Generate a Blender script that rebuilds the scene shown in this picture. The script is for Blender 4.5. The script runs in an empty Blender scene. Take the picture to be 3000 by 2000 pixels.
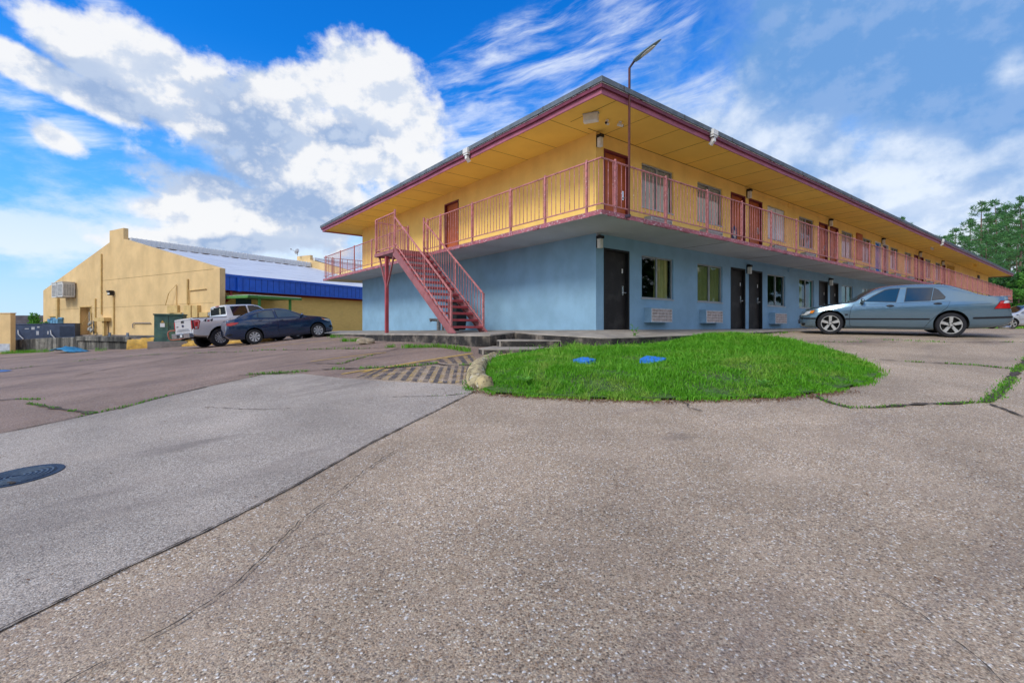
import bpy, bmesh, math, random
import numpy as np
from mathutils import Vector, Matrix
R = math.radians
scene = bpy.context.scene
COL = scene.collection
rnd = random.Random(7)

# ------------------------------------------------------------------ node helper
class NT:
    def __init__(s, tree):
        s.t = tree; s.n = tree.nodes; s.l = tree.links
    def new(s, typ, **kw):
        n = s.n.new(typ)
        for k, v in kw.items(): setattr(n, k, v)
        return n
    def put(s, sock, v):
        if v is None: return
        if hasattr(v, 'is_output'): s.l.new(v, sock)
        else:
            if isinstance(v, (tuple, list)) and sock.type == 'RGBA' and len(v) == 3: v = (*v, 1)
            sock.default_value = v
    def m(s, op, a, b=None, c=None, clamp=False):
        n = s.new('ShaderNodeMath', operation=op, use_clamp=clamp)
        s.put(n.inputs[0], a); s.put(n.inputs[1], b)
        if c is not None: s.put(n.inputs[2], c)
        return n.outputs[0]
    def vm(s, op, a, b=None):
        n = s.new('ShaderNodeVectorMath', operation=op); s.put(n.inputs[0], a); s.put(n.inputs[1], b)
        return n.outputs[0]
    def comb(s, x, y, z):
        n = s.new('ShaderNodeCombineXYZ')
        for i, v in enumerate((x, y, z)): s.put(n.inputs[i], v)
        return n.outputs[0]
    def sep(s, v):
        n = s.new('ShaderNodeSeparateXYZ'); s.put(n.inputs[0], v); return n.outputs
    def noise(s, vec, scale, detail=4, rough=.55, dist=0):
        n = s.new('ShaderNodeTexNoise'); s.put(n.inputs['Vector'], vec)
        n.inputs['Scale'].default_value = scale; n.inputs['Detail'].default_value = detail
        n.inputs['Roughness'].default_value = rough; n.inputs['Distortion'].default_value = dist
        return n.outputs['Fac']
    def vor(s, vec, scale, feature='F1', out='Distance', rand=1):
        n = s.new('ShaderNodeTexVoronoi', feature=feature); s.put(n.inputs['Vector'], vec)
        n.inputs['Scale'].default_value = scale; n.inputs['Randomness'].default_value = rand
        return n.outputs[out]
    def step(s, v, lo, hi, a=0., b=1.):
        n = s.new('ShaderNodeMapRange', interpolation_type='SMOOTHSTEP'); s.put(n.inputs[0], v)
        n.inputs[1].default_value = lo; n.inputs[2].default_value = hi
        n.inputs[3].default_value = a; n.inputs[4].default_value = b
        return n.outputs[0]
    def lin(s, v, lo, hi, a=0., b=1.):
        n = s.new('ShaderNodeMapRange'); s.put(n.inputs[0], v)
        n.inputs[1].default_value = lo; n.inputs[2].default_value = hi
        n.inputs[3].default_value = a; n.inputs[4].default_value = b
        return n.outputs[0]
    def mix(s, f, a, b, mode='MIX'):
        n = s.new('ShaderNodeMix', data_type='RGBA', blend_type=mode)
        s.put(n.inputs[0], f); s.put(n.inputs[6], a); s.put(n.inputs[7], b)
        return n.outputs[2]
    def bump(s, hgt, strength=.3, dist=.01):
        n = s.new('ShaderNodeBump'); n.inputs['Strength'].default_value = strength
        n.inputs['Distance'].default_value = dist; s.put(n.inputs['Height'], hgt)
        return n.outputs[0]

def new_mat(name):
    m = bpy.data.materials.new(name); m.use_nodes = True
    nt = NT(m.node_tree); nt.n.clear()
    out = nt.new('ShaderNodeOutputMaterial'); b = nt.new('ShaderNodeBsdfPrincipled')
    nt.l.new(b.outputs[0], out.inputs[0]); nt.out = out; nt.b = b
    nt.P = nt.new('ShaderNodeTexCoord').outputs['Object']
    return m, nt
def setp(nt, col=None, rough=None, metal=None, spec=None, normal=None, coat=None):
    b = nt.b
    if col is not None: nt.put(b.inputs['Base Color'], col)
    if rough is not None: nt.put(b.inputs['Roughness'], rough)
    if metal is not None: nt.put(b.inputs['Metallic'], metal)
    if spec is not None: nt.put(b.inputs['Specular IOR Level'], spec)
    if coat is not None: nt.put(b.inputs['Coat Weight'], coat); b.inputs['Coat Roughness'].default_value = .04
    if normal is not None: nt.put(b.inputs['Normal'], normal)

def paint(name, col, var=.18, scale=3., rough=.6, bscale=0, bstr=.2, dirt=None, dirt_amt=.0, dscale=2., metal=0, spec=.4, chips=None, chip_lo=.6, chip_scale=14, streak=False, dlo=.45, dhi=.75):
    """painted / plain surface: colour with soft variation, optional stain layer and chipped layer"""
    m, nt = new_mat(name)
    P = nt.P
    n1 = nt.noise(P, scale, 5, .6)
    lo = tuple(c*(1-var) for c in col); hi = tuple(min(1, c*(1+var)) for c in col)
    c = nt.mix(nt.step(n1, .3, .7), lo, hi)
    if dirt is not None:
        V = P
        if streak:
            x, y, z = nt.sep(P); V = nt.comb(x, y, nt.m('MULTIPLY', z, .12))
        n2 = nt.noise(V, dscale, 6, .65)
        c = nt.mix(nt.m('MULTIPLY', nt.step(n2, dlo, dhi), dirt_amt), c, dirt)
    if chips is not None:
        n3 = nt.noise(P, chip_scale, 5, .7)
        c = nt.mix(nt.step(n3, chip_lo, chip_lo+.05), c, chips)
    nrm = None
    if bscale: nrm = nt.bump(nt.noise(P, bscale, 3, .6), bstr, .01)
    setp(nt, c, rough, metal, spec, nrm)
    return m

def glass(name, tint, rough=.03, trans=.6, ior=1.5):
    m, nt = new_mat(name)
    tr = nt.new('ShaderNodeBsdfTransparent'); tr.inputs[0].default_value = (*tint, 1)
    gl = nt.new('ShaderNodeBsdfGlossy'); gl.inputs['Roughness'].default_value = rough
    fr = nt.new('ShaderNodeFresnel'); fr.inputs[0].default_value = ior
    mx = nt.new('ShaderNodeMixShader'); bf = nt.new('ShaderNodeNewGeometry').outputs['Backfacing']
    nt.l.new(nt.m('MULTIPLY', nt.m('ADD', fr.outputs[0], .02), nt.m('SUBTRACT', 1, bf), clamp=True), mx.inputs[0])
    nt.l.new(tr.outputs[0], mx.inputs[1]); nt.l.new(gl.outputs[0], mx.inputs[2])
    nt.l.new(mx.outputs[0], nt.out.inputs[0])
    return m
def darkglass(name, col=(.01, .014, .016), spec=.8):
    m, nt = new_mat(name); setp(nt, col, .02, 0, .5); nt.b.inputs['IOR'].default_value = 1.85; return m
def carpaint(name, col, metal=.35, rough=.32, dusty=.10):
    m, nt = new_mat(name)
    fl = nt.noise(nt.P, 900, 1)
    c = nt.mix(fl, tuple(x*.85 for x in col), tuple(min(1, x*1.12) for x in col))
    dust = nt.noise(nt.P, 3.5, 5, .6)
    c = nt.mix(nt.step(dust, .5, .8, 0, dusty), c, (.32, .29, .25))
    setp(nt, c, nt.lin(dust, .3, .8, rough, rough+.1), metal, .5, None, 1.0)
    return m

# ------------------------------------------------------------------ mesh helper
class MB:
    def __init__(s): s.bm = bmesh.new(); s.mi = 0
    def mat(s, i): s.mi = i; return s
    def face(s, vs):
        try: f = s.bm.faces.new(vs)
        except ValueError: return None
        f.material_index = s.mi; return f
    def poly(s, pts):
        return s.face([s.bm.verts.new(p) for p in pts])
    def box(s, x0, x1, y0, y1, z0, z1):
        v = [s.bm.verts.new(p) for p in ((x0,y0,z0),(x1,y0,z0),(x1,y1,z0),(x0,y1,z0),(x0,y0,z1),(x1,y0,z1),(x1,y1,z1),(x0,y1,z1))]
        for q in ((0,3,2,1),(4,5,6,7),(0,1,5,4),(1,2,6,5),(2,3,7,6),(3,0,4,7)): s.face([v[i] for i in q])
        return s
    def bar(s, p0, p1, w, h=None, up=(0,0,1)):
        h = h or w; p0 = Vector(p0); p1 = Vector(p1); d = (p1-p0).normalized(); u = Vector(up)
        if abs(d.dot(u)) > .98: u = Vector((1,0,0))
        a = d.cross(u).normalized()*w/2; b = a.cross(d).normalized()*h/2
        r0 = [s.bm.verts.new(p0+q) for q in (-a-b, a-b, a+b, -a+b)]
        r1 = [s.bm.verts.new(p1+q) for q in (-a-b, a-b, a+b, -a+b)]
        for i in range(4): s.face([r0[i], r0[(i+1)%4], r1[(i+1)%4], r1[i]])
        s.face(r0[::-1]); s.face(r1); return s
    def tube(s, pts, r, n=8, caps=True):
        pts = [Vector(p) for p in pts]; rr = r if isinstance(r, (list, tuple)) else [r]*len(pts)
        prev = None; ref = None
        for i, p in enumerate(pts):
            d = (pts[min(i+1, len(pts)-1)]-pts[max(i-1, 0)]).normalized()
            if ref is None:
                ref = d.cross(Vector((0,0,1)))
                if ref.length < .1: ref = d.cross(Vector((1,0,0)))
                ref.normalize()
            a = (ref-d*ref.dot(d)).normalized(); b = d.cross(a)
            ring = [s.bm.verts.new(p+(a*math.cos(t)+b*math.sin(t))*rr[i]) for t in [2*math.pi*k/n for k in range(n)]]
            if prev:
                for k in range(n): s.face([prev[k], prev[(k+1)%n], ring[(k+1)%n], ring[k]])
            elif caps: s.face(ring[::-1])
            prev = ring
        if caps: s.face(prev)
        return s
    def prism(s, pts, z0, z1, bev=0):
        """polygon in plan extruded; z1 number or per-vertex list (sloping top)"""
        n = len(pts); zt = z1 if isinstance(z1, (list, tuple)) else [z1]*n
        lo = [s.bm.verts.new((p[0], p[1], z0)) for p in pts]
        hi = [s.bm.verts.new((p[0], p[1], zt[i])) for i, p in enumerate(pts)]
        for i in range(n): s.face([lo[i], lo[(i+1)%n], hi[(i+1)%n], hi[i]])
        t = s.face(hi)
        if t: bmesh.ops.triangulate(s.bm, faces=[t])
        return s
    def lathe(s, prof, c=(0,0,0), axis='z', n=20, closed=False):
        rings = []
        for r, z in prof:
            ring = []
            for k in range(n):
                t = 2*math.pi*k/n; x, y = r*math.cos(t), r*math.sin(t)
                p = (x, y, z) if axis == 'z' else ((x, z, y) if axis == 'y' else (z, x, y))
                ring.append(s.bm.verts.new((p[0]+c[0], p[1]+c[1], p[2]+c[2])))
            rings.append(ring)
        if closed: rings.append(rings[0])
        for a, b in zip(rings[:-1], rings[1:]):
            for k in range(n): s.face([a[k], a[(k+1)%n], b[(k+1)%n], b[k]])
        if not closed:
            if prof[0][0] > 0: s.face(rings[0][::-1])
            if prof[-1][0] > 0: s.face(rings[-1])
        return s
    def blob(s, c, r, seg=8, jit=0, rg=rnd):
        ret = bmesh.ops.create_icosphere(s.bm, subdivisions=2, radius=1)
        for v in ret['verts']:
            k = 1+rg.uniform(-jit, jit)
            v.co = Vector((c[0]+v.co.x*r[0]*k, c[1]+v.co.y*r[1]*k, c[2]+v.co.z*r[2]*k))
        for f in set(f for v in ret['verts'] for f in v.link_faces): f.material_index = s.mi
        return s

def obj(name, mb, mats, parent=None, loc=None, rotz=None, smooth=False, bevel=0, kind=None, recalc=True):
    bm = mb.bm if isinstance(mb, MB) else mb
    if recalc: bmesh.ops.recalc_face_normals(bm, faces=bm.faces)
    if bevel:
        es = [e for e in bm.edges if len(e.link_faces) == 2 and e.calc_face_angle(0) > .6]
        bmesh.ops.bevel(bm, geom=es, offset=bevel, segments=2, affect='EDGES', profile=.5)
    me = bpy.data.meshes.new(name); bm.to_mesh(me); bm.free()
    for m in (mats if isinstance(mats, (list, tuple)) else [mats]): me.materials.append(m)
    if smooth:
        me.polygons.foreach_set('use_smooth', [True]*len(me.polygons))
        if smooth != True: me.set_sharp_from_angle(angle=smooth)
    o = bpy.data.objects.new(name, me); COL.objects.link(o)
    if parent is not None: o.parent = parent
    if loc is not None: o.location = loc
    if rotz is not None: o.rotation_euler = (0, 0, rotz)
    if kind: o['kind'] = kind
    return o
def empty(name, loc=(0,0,0), rotz=0, parent=None):
    o = bpy.data.objects.new(name, None); COL.objects.link(o); o.location = loc; o.rotation_euler = (0,0,rotz)
    o.empty_display_size = .3
    if parent is not None: o.parent = parent
    return o
def tag(o, label, cat, group=None, kind=None):
    o['label'] = label; o['category'] = cat
    if group: o['group'] = group
    if kind: o['kind'] = kind
    return o
def copy_tree(o, parent=None):
    c = o.copy(); COL.objects.link(c)
    if parent is not None: c.parent = parent
    for ch in list(o.children): copy_tree(ch, c)
    return c

def tess(poly, maxlen):
    """2-D polygon -> (verts, tris) subdivided until no edge is longer than maxlen"""
    bm = bmesh.new()
    f = bm.faces.new([bm.verts.new((p[0], p[1], 0)) for p in poly])
    bmesh.ops.triangulate(bm, faces=[f])
    for _ in range(7):
        es = [e for e in bm.edges if e.calc_length() > maxlen]
        if not es: break
        bmesh.ops.subdivide_edges(bm, edges=es, cuts=1)
        bmesh.ops.triangulate(bm, faces=[f for f in bm.faces if len(f.verts) > 3])
    bm.verts.index_update()
    V = [(v.co.x, v.co.y) for v in bm.verts]; F = [[v.index for v in f.verts] for f in bm.faces]
    bm.free(); return V, F
def pchip(pts):
    pts = sorted(pts); X = [p[0] for p in pts]; Y = [p[1] for p in pts]; n = len(X)
    d = [(Y[i+1]-Y[i])/(X[i+1]-X[i]) for i in range(n-1)]
    m = [d[0]]+[0 if d[i-1]*d[i] <= 0 else 2*d[i-1]*d[i]/(d[i-1]+d[i]) for i in range(1, n-1)]+[d[-1]]
    def f(x):
        x = min(max(x, X[0]), X[-1]); i = 0
        while i < n-2 and x > X[i+1]: i += 1
        h = X[i+1]-X[i]; t = (x-X[i])/h
        return ((2*t**3-3*t*t+1)*Y[i]+(t**3-2*t*t+t)*h*m[i]+(-2*t**3+3*t*t)*Y[i+1]+(t**3-t*t)*h*m[i+1])
    return f

# ------------------------------------------------------------------ terrain (heights are metres relative to eye level)
CP = np.array([(0,0,-1.27),(0,-8,-1.35),(-4,4,-1.24),(4,2,-1.18),(0,4,-1.0),(4,5,-.88),(0,6.4,-.80),(-2,8,-.72),(-.6,9.8,-.56),(2,8,-.66),(5,8,-.62),(9,9,-.6),(13,6,-.8),
(-3,12,-.52),(-5,15,-.53),(-6,17.5,-.47),(-10.6,19.2,-.74),(-8.4,20.9,-.42),(-13.2,22,-.85),(-11,24.5,-.6),
(9.2,14.1,-.21),(11.65,12.95,-.26),(7,13.5,-.25),(5,11.3,-.38),(15,14,-.2),(20,20,-.13),(32,32,-.07),(60,50,-.1),(90,80,-.1),(60,10,-.3),(30,0,-.8),
(-21,25.5,-1.22),(-26,27.5,-1.4),(-33,31,-1.72),(-12,10,-1.4),(-20,14,-1.65),(-16,18,-1.15),(-30,20,-1.9),(-8,7,-1.3),(-12,2,-1.55),(-40,10,-2.2),(-8,13,-.95),
(-8,30,-.3),(-3,32,-.2),(-14,31,-.5),(-45,45,-2),(-90,60,-2.2),(0,100,-.3),(-60,120,-1.5),(60,-60,-1.5),(-60,-60,-2.5)], float)
def _fit():
    P = CP[:, :2]; n = len(P); D = np.linalg.norm(P[:, None]-P[None], axis=2)
    K = np.where(D > 0, D**2*np.log(D+1e-12), 0)+np.eye(n)*.6
    A = np.zeros((n+3, n+3)); A[:n, :n] = K; A[:n, n] = 1; A[:n, n+1:] = P; A[n, :n] = 1; A[n+1:, :n] = P.T
    b = np.zeros(n+3); b[:n] = CP[:, 2]
    return np.linalg.solve(A, b)
TW = _fit()
def H(x, y):
    x = np.clip(np.asarray(x, float), -80, 80); y = np.clip(np.asarray(y, float), -30, 110)
    D = np.sqrt((x[..., None]-CP[:, 0])**2+(y[..., None]-CP[:, 1])**2)
    K = np.where(D > 0, D**2*np.log(D+1e-12), 0); n = len(CP)
    return K@TW[:n]+TW[n]+TW[n+1]*x+TW[n+2]*y
def h1(x, y): return float(H(np.array([x]), np.array([y]))[0])

def drape(name, poly, mat, off=.005, maxlen=.3, hf=H, kind='structure'):
    V, F = tess(poly, maxlen); A = np.array(V); z = hf(A[:, 0], A[:, 1])+off
    me = bpy.data.meshes.new(name); me.from_pydata([(a[0], a[1], b) for a, b in zip(V, z)], [], F)
    me.materials.append(mat); me.polygons.foreach_set('use_smooth', [True]*len(me.polygons))
    o = bpy.data.objects.new(name, me); COL.objects.link(o)
    if kind: o['kind'] = kind
    return o
def resample(path, ds, jit=0, rg=rnd):
    P = [Vector((p[0], p[1])) for p in path]; out = []
    for a, b in zip(P[:-1], P[1:]):
        n = max(1, int((b-a).length/ds))
        for k in range(n): out.append(a.lerp(b, k/n))
    out.append(P[-1])
    if jit:
        q = 0
        for i in range(1, len(out)-1):
            q = q*.7+rg.uniform(-jit, jit); d = (out[i+1]-out[i-1]).normalized(); out[i] = out[i]+Vector((-d.y, d.x))*q
    return out
def ribbon(name, path, w, mat, off=.008, ds=.12, jit=.012, wj=.5, kind='structure'):
    P = resample(path, ds, jit); V = []; F = []
    for i, p in enumerate(P):
        d = (P[min(i+1, len(P)-1)]-P[max(i-1, 0)]).normalized(); n = Vector((-d.y, d.x))
        ww = w*(1+rnd.uniform(-wj, wj))/2
        for s in (-1, 1): V.append(p+n*ww*s)
        if i: F.append((2*i-2, 2*i-1, 2*i+1, 2*i))
    A = np.array([(v.x, v.y) for v in V]); z = H(A[:, 0], A[:, 1])+off
    me = bpy.data.meshes.new(name); me.from_pydata([(a[0], a[1], b) for a, b in zip(A, z)], [], F); me.materials.append(mat)
    o = bpy.data.objects.new(name, me); COL.objects.link(o)
    if kind: o['kind'] = kind
    return o

# ------------------------------------------------------------------ building frame
TH = .6671; CS, SN = math.cos(TH), math.sin(TH); CX, CY = 2.11, 12.2
def uv(u, v): return (CX+u*CS-v*SN, CY+u*SN+v*CS)
# ------------------------------------------------------------------ site materials
def aggregate(name, stops, scale=62, patch=(.8, 1.15), cement=(.30, .265, .235), cem_amt=.45, stain=(.16, .12, .11), stain_amt=.35, left=None, lanes=False):
    m, nt = new_mat(name); P = nt.P
    vn = nt.new('ShaderNodeTexVoronoi'); nt.put(vn.inputs['Vector'], P); vn.inputs['Scale'].default_value = scale
    rc = nt.sep(vn.outputs['Color'])[0]
    rp = nt.new('ShaderNodeValToRGB'); nt.l.new(rc, rp.inputs[0]); e = rp.color_ramp.elements
    rp.color_ramp.interpolation = 'CONSTANT'
    e[0].position = 0; e[0].color = (*stops[0][1], 1); e[1].position = stops[1][0]; e[1].color = (*stops[1][1], 1)
    for p, c in stops[2:]:
        q = e.new(p); q.color = (*c, 1)
    edge = nt.step(vn.outputs['Distance'], .38, .62)
    v2 = nt.new('ShaderNodeTexVoronoi'); nt.put(v2.inputs['Vector'], P); v2.inputs['Scale'].default_value = scale*2.1
    gr = nt.lin(nt.sep(v2.outputs['Color'])[1], 0, 1, .62, 1.38)
    big = nt.noise(P, .55, 5, .6); mid = nt.noise(P, 2.3, 5, .65)
    cov = nt.m('ADD', nt.m('MULTIPLY', edge, .6), nt.m('MULTIPLY', nt.step(mid, .45, .7), cem_amt), clamp=True)
    c = nt.mix(cov, rp.outputs[0], cement)
    fine = nt.noise(P, 260, 2, .6)
    c = nt.mix(nt.lin(fine, .3, .7, .0, .35), c, nt.mix(.5, cement, (.1, .08, .07)))
    b = nt.m('MULTIPLY', nt.lin(big, .3, .7, *patch), gr)
    c = nt.mix(1, c, nt.comb(b, b, b), 'MULTIPLY')
    x, y, z = nt.sep(P)
    st = nt.noise(nt.comb(nt.m('MULTIPLY', nt.m('ADD', nt.m('MULTIPLY', x, .82), nt.m('MULTIPLY', y, .57)), .25), nt.m('SUBTRACT', nt.m('MULTIPLY', y, .82), nt.m('MULTIPLY', x, .57)), z), .9, 5, .6, .4)
    c = nt.mix(nt.m('MULTIPLY', nt.step(st, .52, .72), stain_amt), c, stain)
    if lanes:
        bare = nt.step(nt.noise(P, .8, 6, .7, .5), .56, .70)
        c = nt.mix(nt.m('MULTIPLY', bare, .55), c, nt.mix(nt.lin(fine, .3, .7), tuple(q*.85 for q in cement), tuple(min(1, q*1.15) for q in cement)))
        c = nt.mix(nt.m('MULTIPLY', nt.step(nt.noise(P, 1.7, 6, .7), .5, .75), .38), c, (.30, .215, .13))
        oil = nt.step(nt.vor(nt.vm('ADD', P, nt.comb(nt.m('MULTIPLY', mid, .5), nt.m('MULTIPLY', big, .5), 0)), .55), .10, .03)
        c = nt.mix(nt.m('MULTIPLY', oil, .35), c, (.11, .09, .08))
    if left:
        lm = nt.step(nt.m('SUBTRACT', nt.m('ADD', x, 4.0), nt.m('MULTIPLY', nt.m('SUBTRACT', y, 6), .9)), -.3, .7, 1, 0)
        c = nt.mix(nt.m('MULTIPLY', lm, .8), c, nt.mix(1, c, left, 'MULTIPLY'))
    hgt = nt.m('ADD', nt.m('MULTIPLY', edge, -1), nt.m('MULTIPLY', fine, .5))
    setp(nt, c, .8, 0, .3, nt.bump(hgt, .5, .006))
    return m
STOPS = [(0, (.49, .35, .225)), (.2, (.60, .46, .315)), (.38, (.34, .225, .135)), (.52, (.68, .565, .41)), (.64, (.16, .115, .08)), (.75, (.47, .355, .25)), (.86, (.31, .255, .21)), (.93, (.92, .88, .80))]
M_agg = aggregate('exposed_aggregate', STOPS, scale=98, cement=(.49, .37, .262), cem_amt=.36, left=(.60, .53, .58), patch=(.70, 1.15), stain_amt=.5, lanes=True)
M_drive = aggregate('driveway_concrete', [(0, (.47, .405, .335)), (.25, (.31, .26, .21)), (.5, (.55, .48, .40)), (.75, (.19, .16, .135)), (.9, (.70, .64, .56))], scale=105, cement=(.50, .415, .335), cem_amt=.40, stain=(.20, .165, .14), stain_amt=.8, patch=(.70, 1.10))
M_pale = paint('pale_patch', (.25, .23, .24), .25, 2, .8, 80, .3)
M_bluepaint = paint('blue_lot_paint', (.07, .15, .33), .3, 6, .7)
M_crack = paint('crack_dirt', (.075, .058, .042), .4, 20, .95)
M_soil = paint('soil', (.06, .12, .025), .4, 9, .95, 60, .6, dirt=(.12, .13, .05), dirt_amt=.7, dscale=7)
def worn(name, col, lo, hi, scale=9):
    m, nt = new_mat(name); P = nt.P
    n1 = nt.noise(P, scale, 6, .75); n2 = nt.noise(P, 70, 3, .7)
    a = nt.step(nt.m('ADD', nt.m('MULTIPLY', n1, .6), nt.m('MULTIPLY', n2, .4)), lo, hi)
    c = nt.mix(nt.noise(P, 30, 3), tuple(x*.75 for x in col), tuple(min(1, x*1.15) for x in col))
    setp(nt, c, .8, 0, .2)
    nt.put(nt.b.inputs['Alpha'], a)
    return m
M_yline = worn('worn_yellow_paint', (.62, .40, .10), .36, .5)
M_ystripe = worn('hatched_yellow_paint', (.56, .38, .13), .46, .64, 5)
M_bstripe = worn('hatched_black_paint', (.11, .10, .105), .40, .60, 5)
M_walk = paint('walkway_concrete', (.33, .285, .235), .22, 2.5, .85, 90, .35, dirt=(.13, .11, .09), dirt_amt=.6, dscale=1.6)
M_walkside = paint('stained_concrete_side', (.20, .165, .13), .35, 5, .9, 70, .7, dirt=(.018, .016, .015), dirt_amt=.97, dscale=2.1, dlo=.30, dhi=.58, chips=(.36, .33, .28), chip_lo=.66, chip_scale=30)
M_kerb = paint('yellowed_kerb', (.46, .37, .20), .35, 6, .9, 40, 1.0, dirt=(.09, .07, .04), dirt_amt=.9, dscale=11, dlo=.48, dhi=.62, chips=(.60, .55, .44), chip_lo=.58, chip_scale=7)
M_kerby = paint('kerb_yellow_strip', (.55, .38, .16), .25, 12, .85, 60, .4, dirt=(.2, .15, .1), dirt_amt=.6, dscale=8)

# ------------------------------------------------------------------ ground
def axis(lo, a, b, hi, d):
    L = [lo]; 
    k = [lo+(a-lo)*t for t in (0, .35, .6, .78, .9)]
    mid = list(np.arange(a, b, d)); r = [b+(hi-b)*t for t in (0, .05, .12, .25, .5, 1)]
    return np.array(k+mid+r)
gx = axis(-420, -40, 44, 420, .4); gy = axis(-120, -4, 44, 520, .4)
GX, GY = np.meshgrid(gx, gy); GZ = np.zeros_like(GX)
for i in range(GX.shape[0]): GZ[i] = H(GX[i], GY[i])
nx, ny = len(gx), len(gy)
idx = np.arange(nx*ny).reshape(ny, nx)
me = bpy.data.meshes.new('ground')
me.from_pydata(np.stack([GX.ravel(), GY.ravel(), GZ.ravel()], 1).tolist(), [], np.stack([idx[:-1, :-1].ravel(), idx[:-1, 1:].ravel(), idx[1:, 1:].ravel(), idx[1:, :-1].ravel()], 1).tolist())
me.materials.append(M_agg); me.polygons.foreach_set('use_smooth', [True]*len(me.polygons))
g = bpy.data.objects.new('ground', me); COL.objects.link(g); g['kind'] = 'structure'

DRIVE = [(-0.45, 6.33), (-0.84, 5.34), (-1.26, 4.3), (-1.51, 3.47), (-1.76, 2.78), (-1.94, 2.41), (-2.08, 1.97), (-2.3, 1.0), (-2.9, -2), (-9, -3), (-6.9, 3.2), (-6.33, 5.01), (-5.97, 5.67), (-5.73, 6.08), (-5.57, 6.46), (-5.37, 6.69), (-5.28, 7.35), (-5.06, 8.0), (-4.79, 8.46), (-4.59, 8.89), (-3.67, 8.51), (-2.73, 7.69), (-1.8, 7.12), (-1.08, 6.86), (-0.79, 6.73)]
drape('driveway', DRIVE, M_drive, .006)
drape('parking_marking', [(-17.2,16.0),(-16.3,15.4),(-15.2,14.8),(-15.1,14.5),(-15.4,14.45),(-16.4,14.95)], M_bluepaint, .011)
# yellow bay lines
for p, w in (([(-4.33,10.44),(-3.6,10.8),(-2.88,11.1)], .09), ([(-2.5,8.1),(-2.14,8.57),(-1.5,9.35),(-0.83,10.14)], .10), ([(-9.2,17.3),(-7.57,17.94),(-5.76,18.75)], .1), ([(-2.83,8.06),(-2.6,8.25),(-2.4,8.36)], .08)):
    ribbon('bay_line', p, w, M_yline, .010, .15, .004, .1)
# diagonal hatch: alternate yellow and black stripes in two fields
def lerp2(P, t):
    L = [0]
    for a, b in zip(P[:-1], P[1:]): L.append(L[-1]+math.dist(a, b))
    s = t*L[-1]
    for i in range(len(P)-1):
        if s <= L[i+1] or i == len(P)-2:
            k = (s-L[i])/(L[i+1]-L[i]); return (P[i][0]+(P[i+1][0]-P[i][0])*k, P[i][1]+(P[i+1][1]-P[i][1])*k)
def along(P, t):
    s = t*(len(P)-1); i = min(int(s), len(P)-2); k = s-i
    return (P[i][0]+(P[i+1][0]-P[i][0])*k, P[i][1]+(P[i+1][1]-P[i][1])*k)
def hatch(bot, top, n, i0=0):
    for i in range(n):
        a, b = i/n, (i+1)/n
        q = [along(bot, a), along(bot, b), along(top, b), along(top, a)]
        drape('hatch_marking', q, M_ystripe if (i+i0) % 2 == 0 else M_bstripe, .011, .15)
hatch([(-2.51, 7.66), (-2.27, 7.5), (-1.84, 7.25), (-1.49, 7.08), (-1.18, 6.94), (-0.92, 6.83), (-0.71, 6.75), (-0.6, 6.71)], [(-2.42, 8.25), (-2.2, 8.29), (-1.87, 8.31), (-1.58, 8.38), (-1.28, 8.4), (-1.05, 8.37), (-0.83, 8.28), (-0.69, 8.22)], 25)
hatch([(-1.8, 8.52), (-1.37, 8.89), (-1.1, 8.66), (-0.89, 8.54), (-0.68, 8.47), (-0.56, 8.46)], [(-1.9, 8.72), (-1.53, 9.16), (-1.32, 9.42), (-1.12, 9.63), (-0.93, 9.82), (-0.8, 9.91)], 11)

# cracks and expansion joints
CR = {'c1': [(-5.16,9.18),(-4.18,8.88),(-3.69,8.78),(-3.48,8.85),(-2.81,8.61),(-2.14,8.44),(-1.56,8.54),(-1.36,8.74),(-1.15,8.5),(-0.63,8.38)],
 'c2': [(-10.31,16.8),(-9.2,16.18),(-8.15,16.02),(-6.58,14.91),(-4.75,13.52),(-4.02,12.79),(-2.84,12.34)],
 'c3': [(-4.28,10.14),(-3.33,9.5),(-3.27,10.02),(-2.95,11.08),(-2.79,12.11)],
 'c5': [(-7.92,7.95),(-6.46,6.99),(-5.58,6.47)], 'c5b': [(-5.58,6.47),(-5.41,6.89),(-5.29,7.37),(-5.03,8.01)],
 'c5c': [(-9.8,8.3),(-9.12,8.55),(-8.79,8.6),(-8.09,8.31)],
 'ja': [(-18,13.6),(-15.6,15.5),(-14.82,17.4),(-13.43,18.0),(-10.31,16.9)], 'jb': [(-11.1,12.38),(-11.2,13.79),(-10.74,15.28),(-10.62,16.44)],
 'r1': [(6.64,8.79),(6.91,8.61),(7.9,8.29),(8.17,7.86)],
 'r2': [(3.6,5.73),(3.55,5.45),(3.62,5.22),(3.93,5.23),(4.49,5.34),(4.98,5.41),(5.36,5.5)],
 'r2b': [(5.36,5.5),(5.63,5.69),(6.38,6.29),(6.92,6.75),(8.06,7.75),(9.54,8.99),(12,11)],
 'r3': [(5.33,5.47),(5.22,5.12),(5.13,4.87),(5.01,4.46)],
 'r4': [(-0.98,4.03),(-1.1,3.66),(-1.17,3.28),(-1.24,2.85),(-1.26,2.44),(-1.27,2.23),(-1.31,2.09),(-1.38,1.94),(-1.46,1.77),(-1.52,1.68),(-1.6,1.2)],
 'r5': [(6.2,12.25),(7.07,11.95),(9.18,11.87),(11.92,11.7),(15,11.5)], 'r6': [(-0.48,6.21),(-0.76,6.06),(-1.11,6.06),(-1.5,6.11)],
 'r7': [(1.6,2.09),(1.64,1.96),(1.65,1.81),(1.62,1.6)], 'r8': [(-3.97,6.28),(-3.38,6.02),(-3.03,5.9),(-2.67,5.84)],
 'rd': DRIVE[:9], 'ld': DRIVE[10:21], 'rk': [(1.9,5.6),(1.95,5.4),(1.9,5.25),(2.0,5.1)]}
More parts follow.
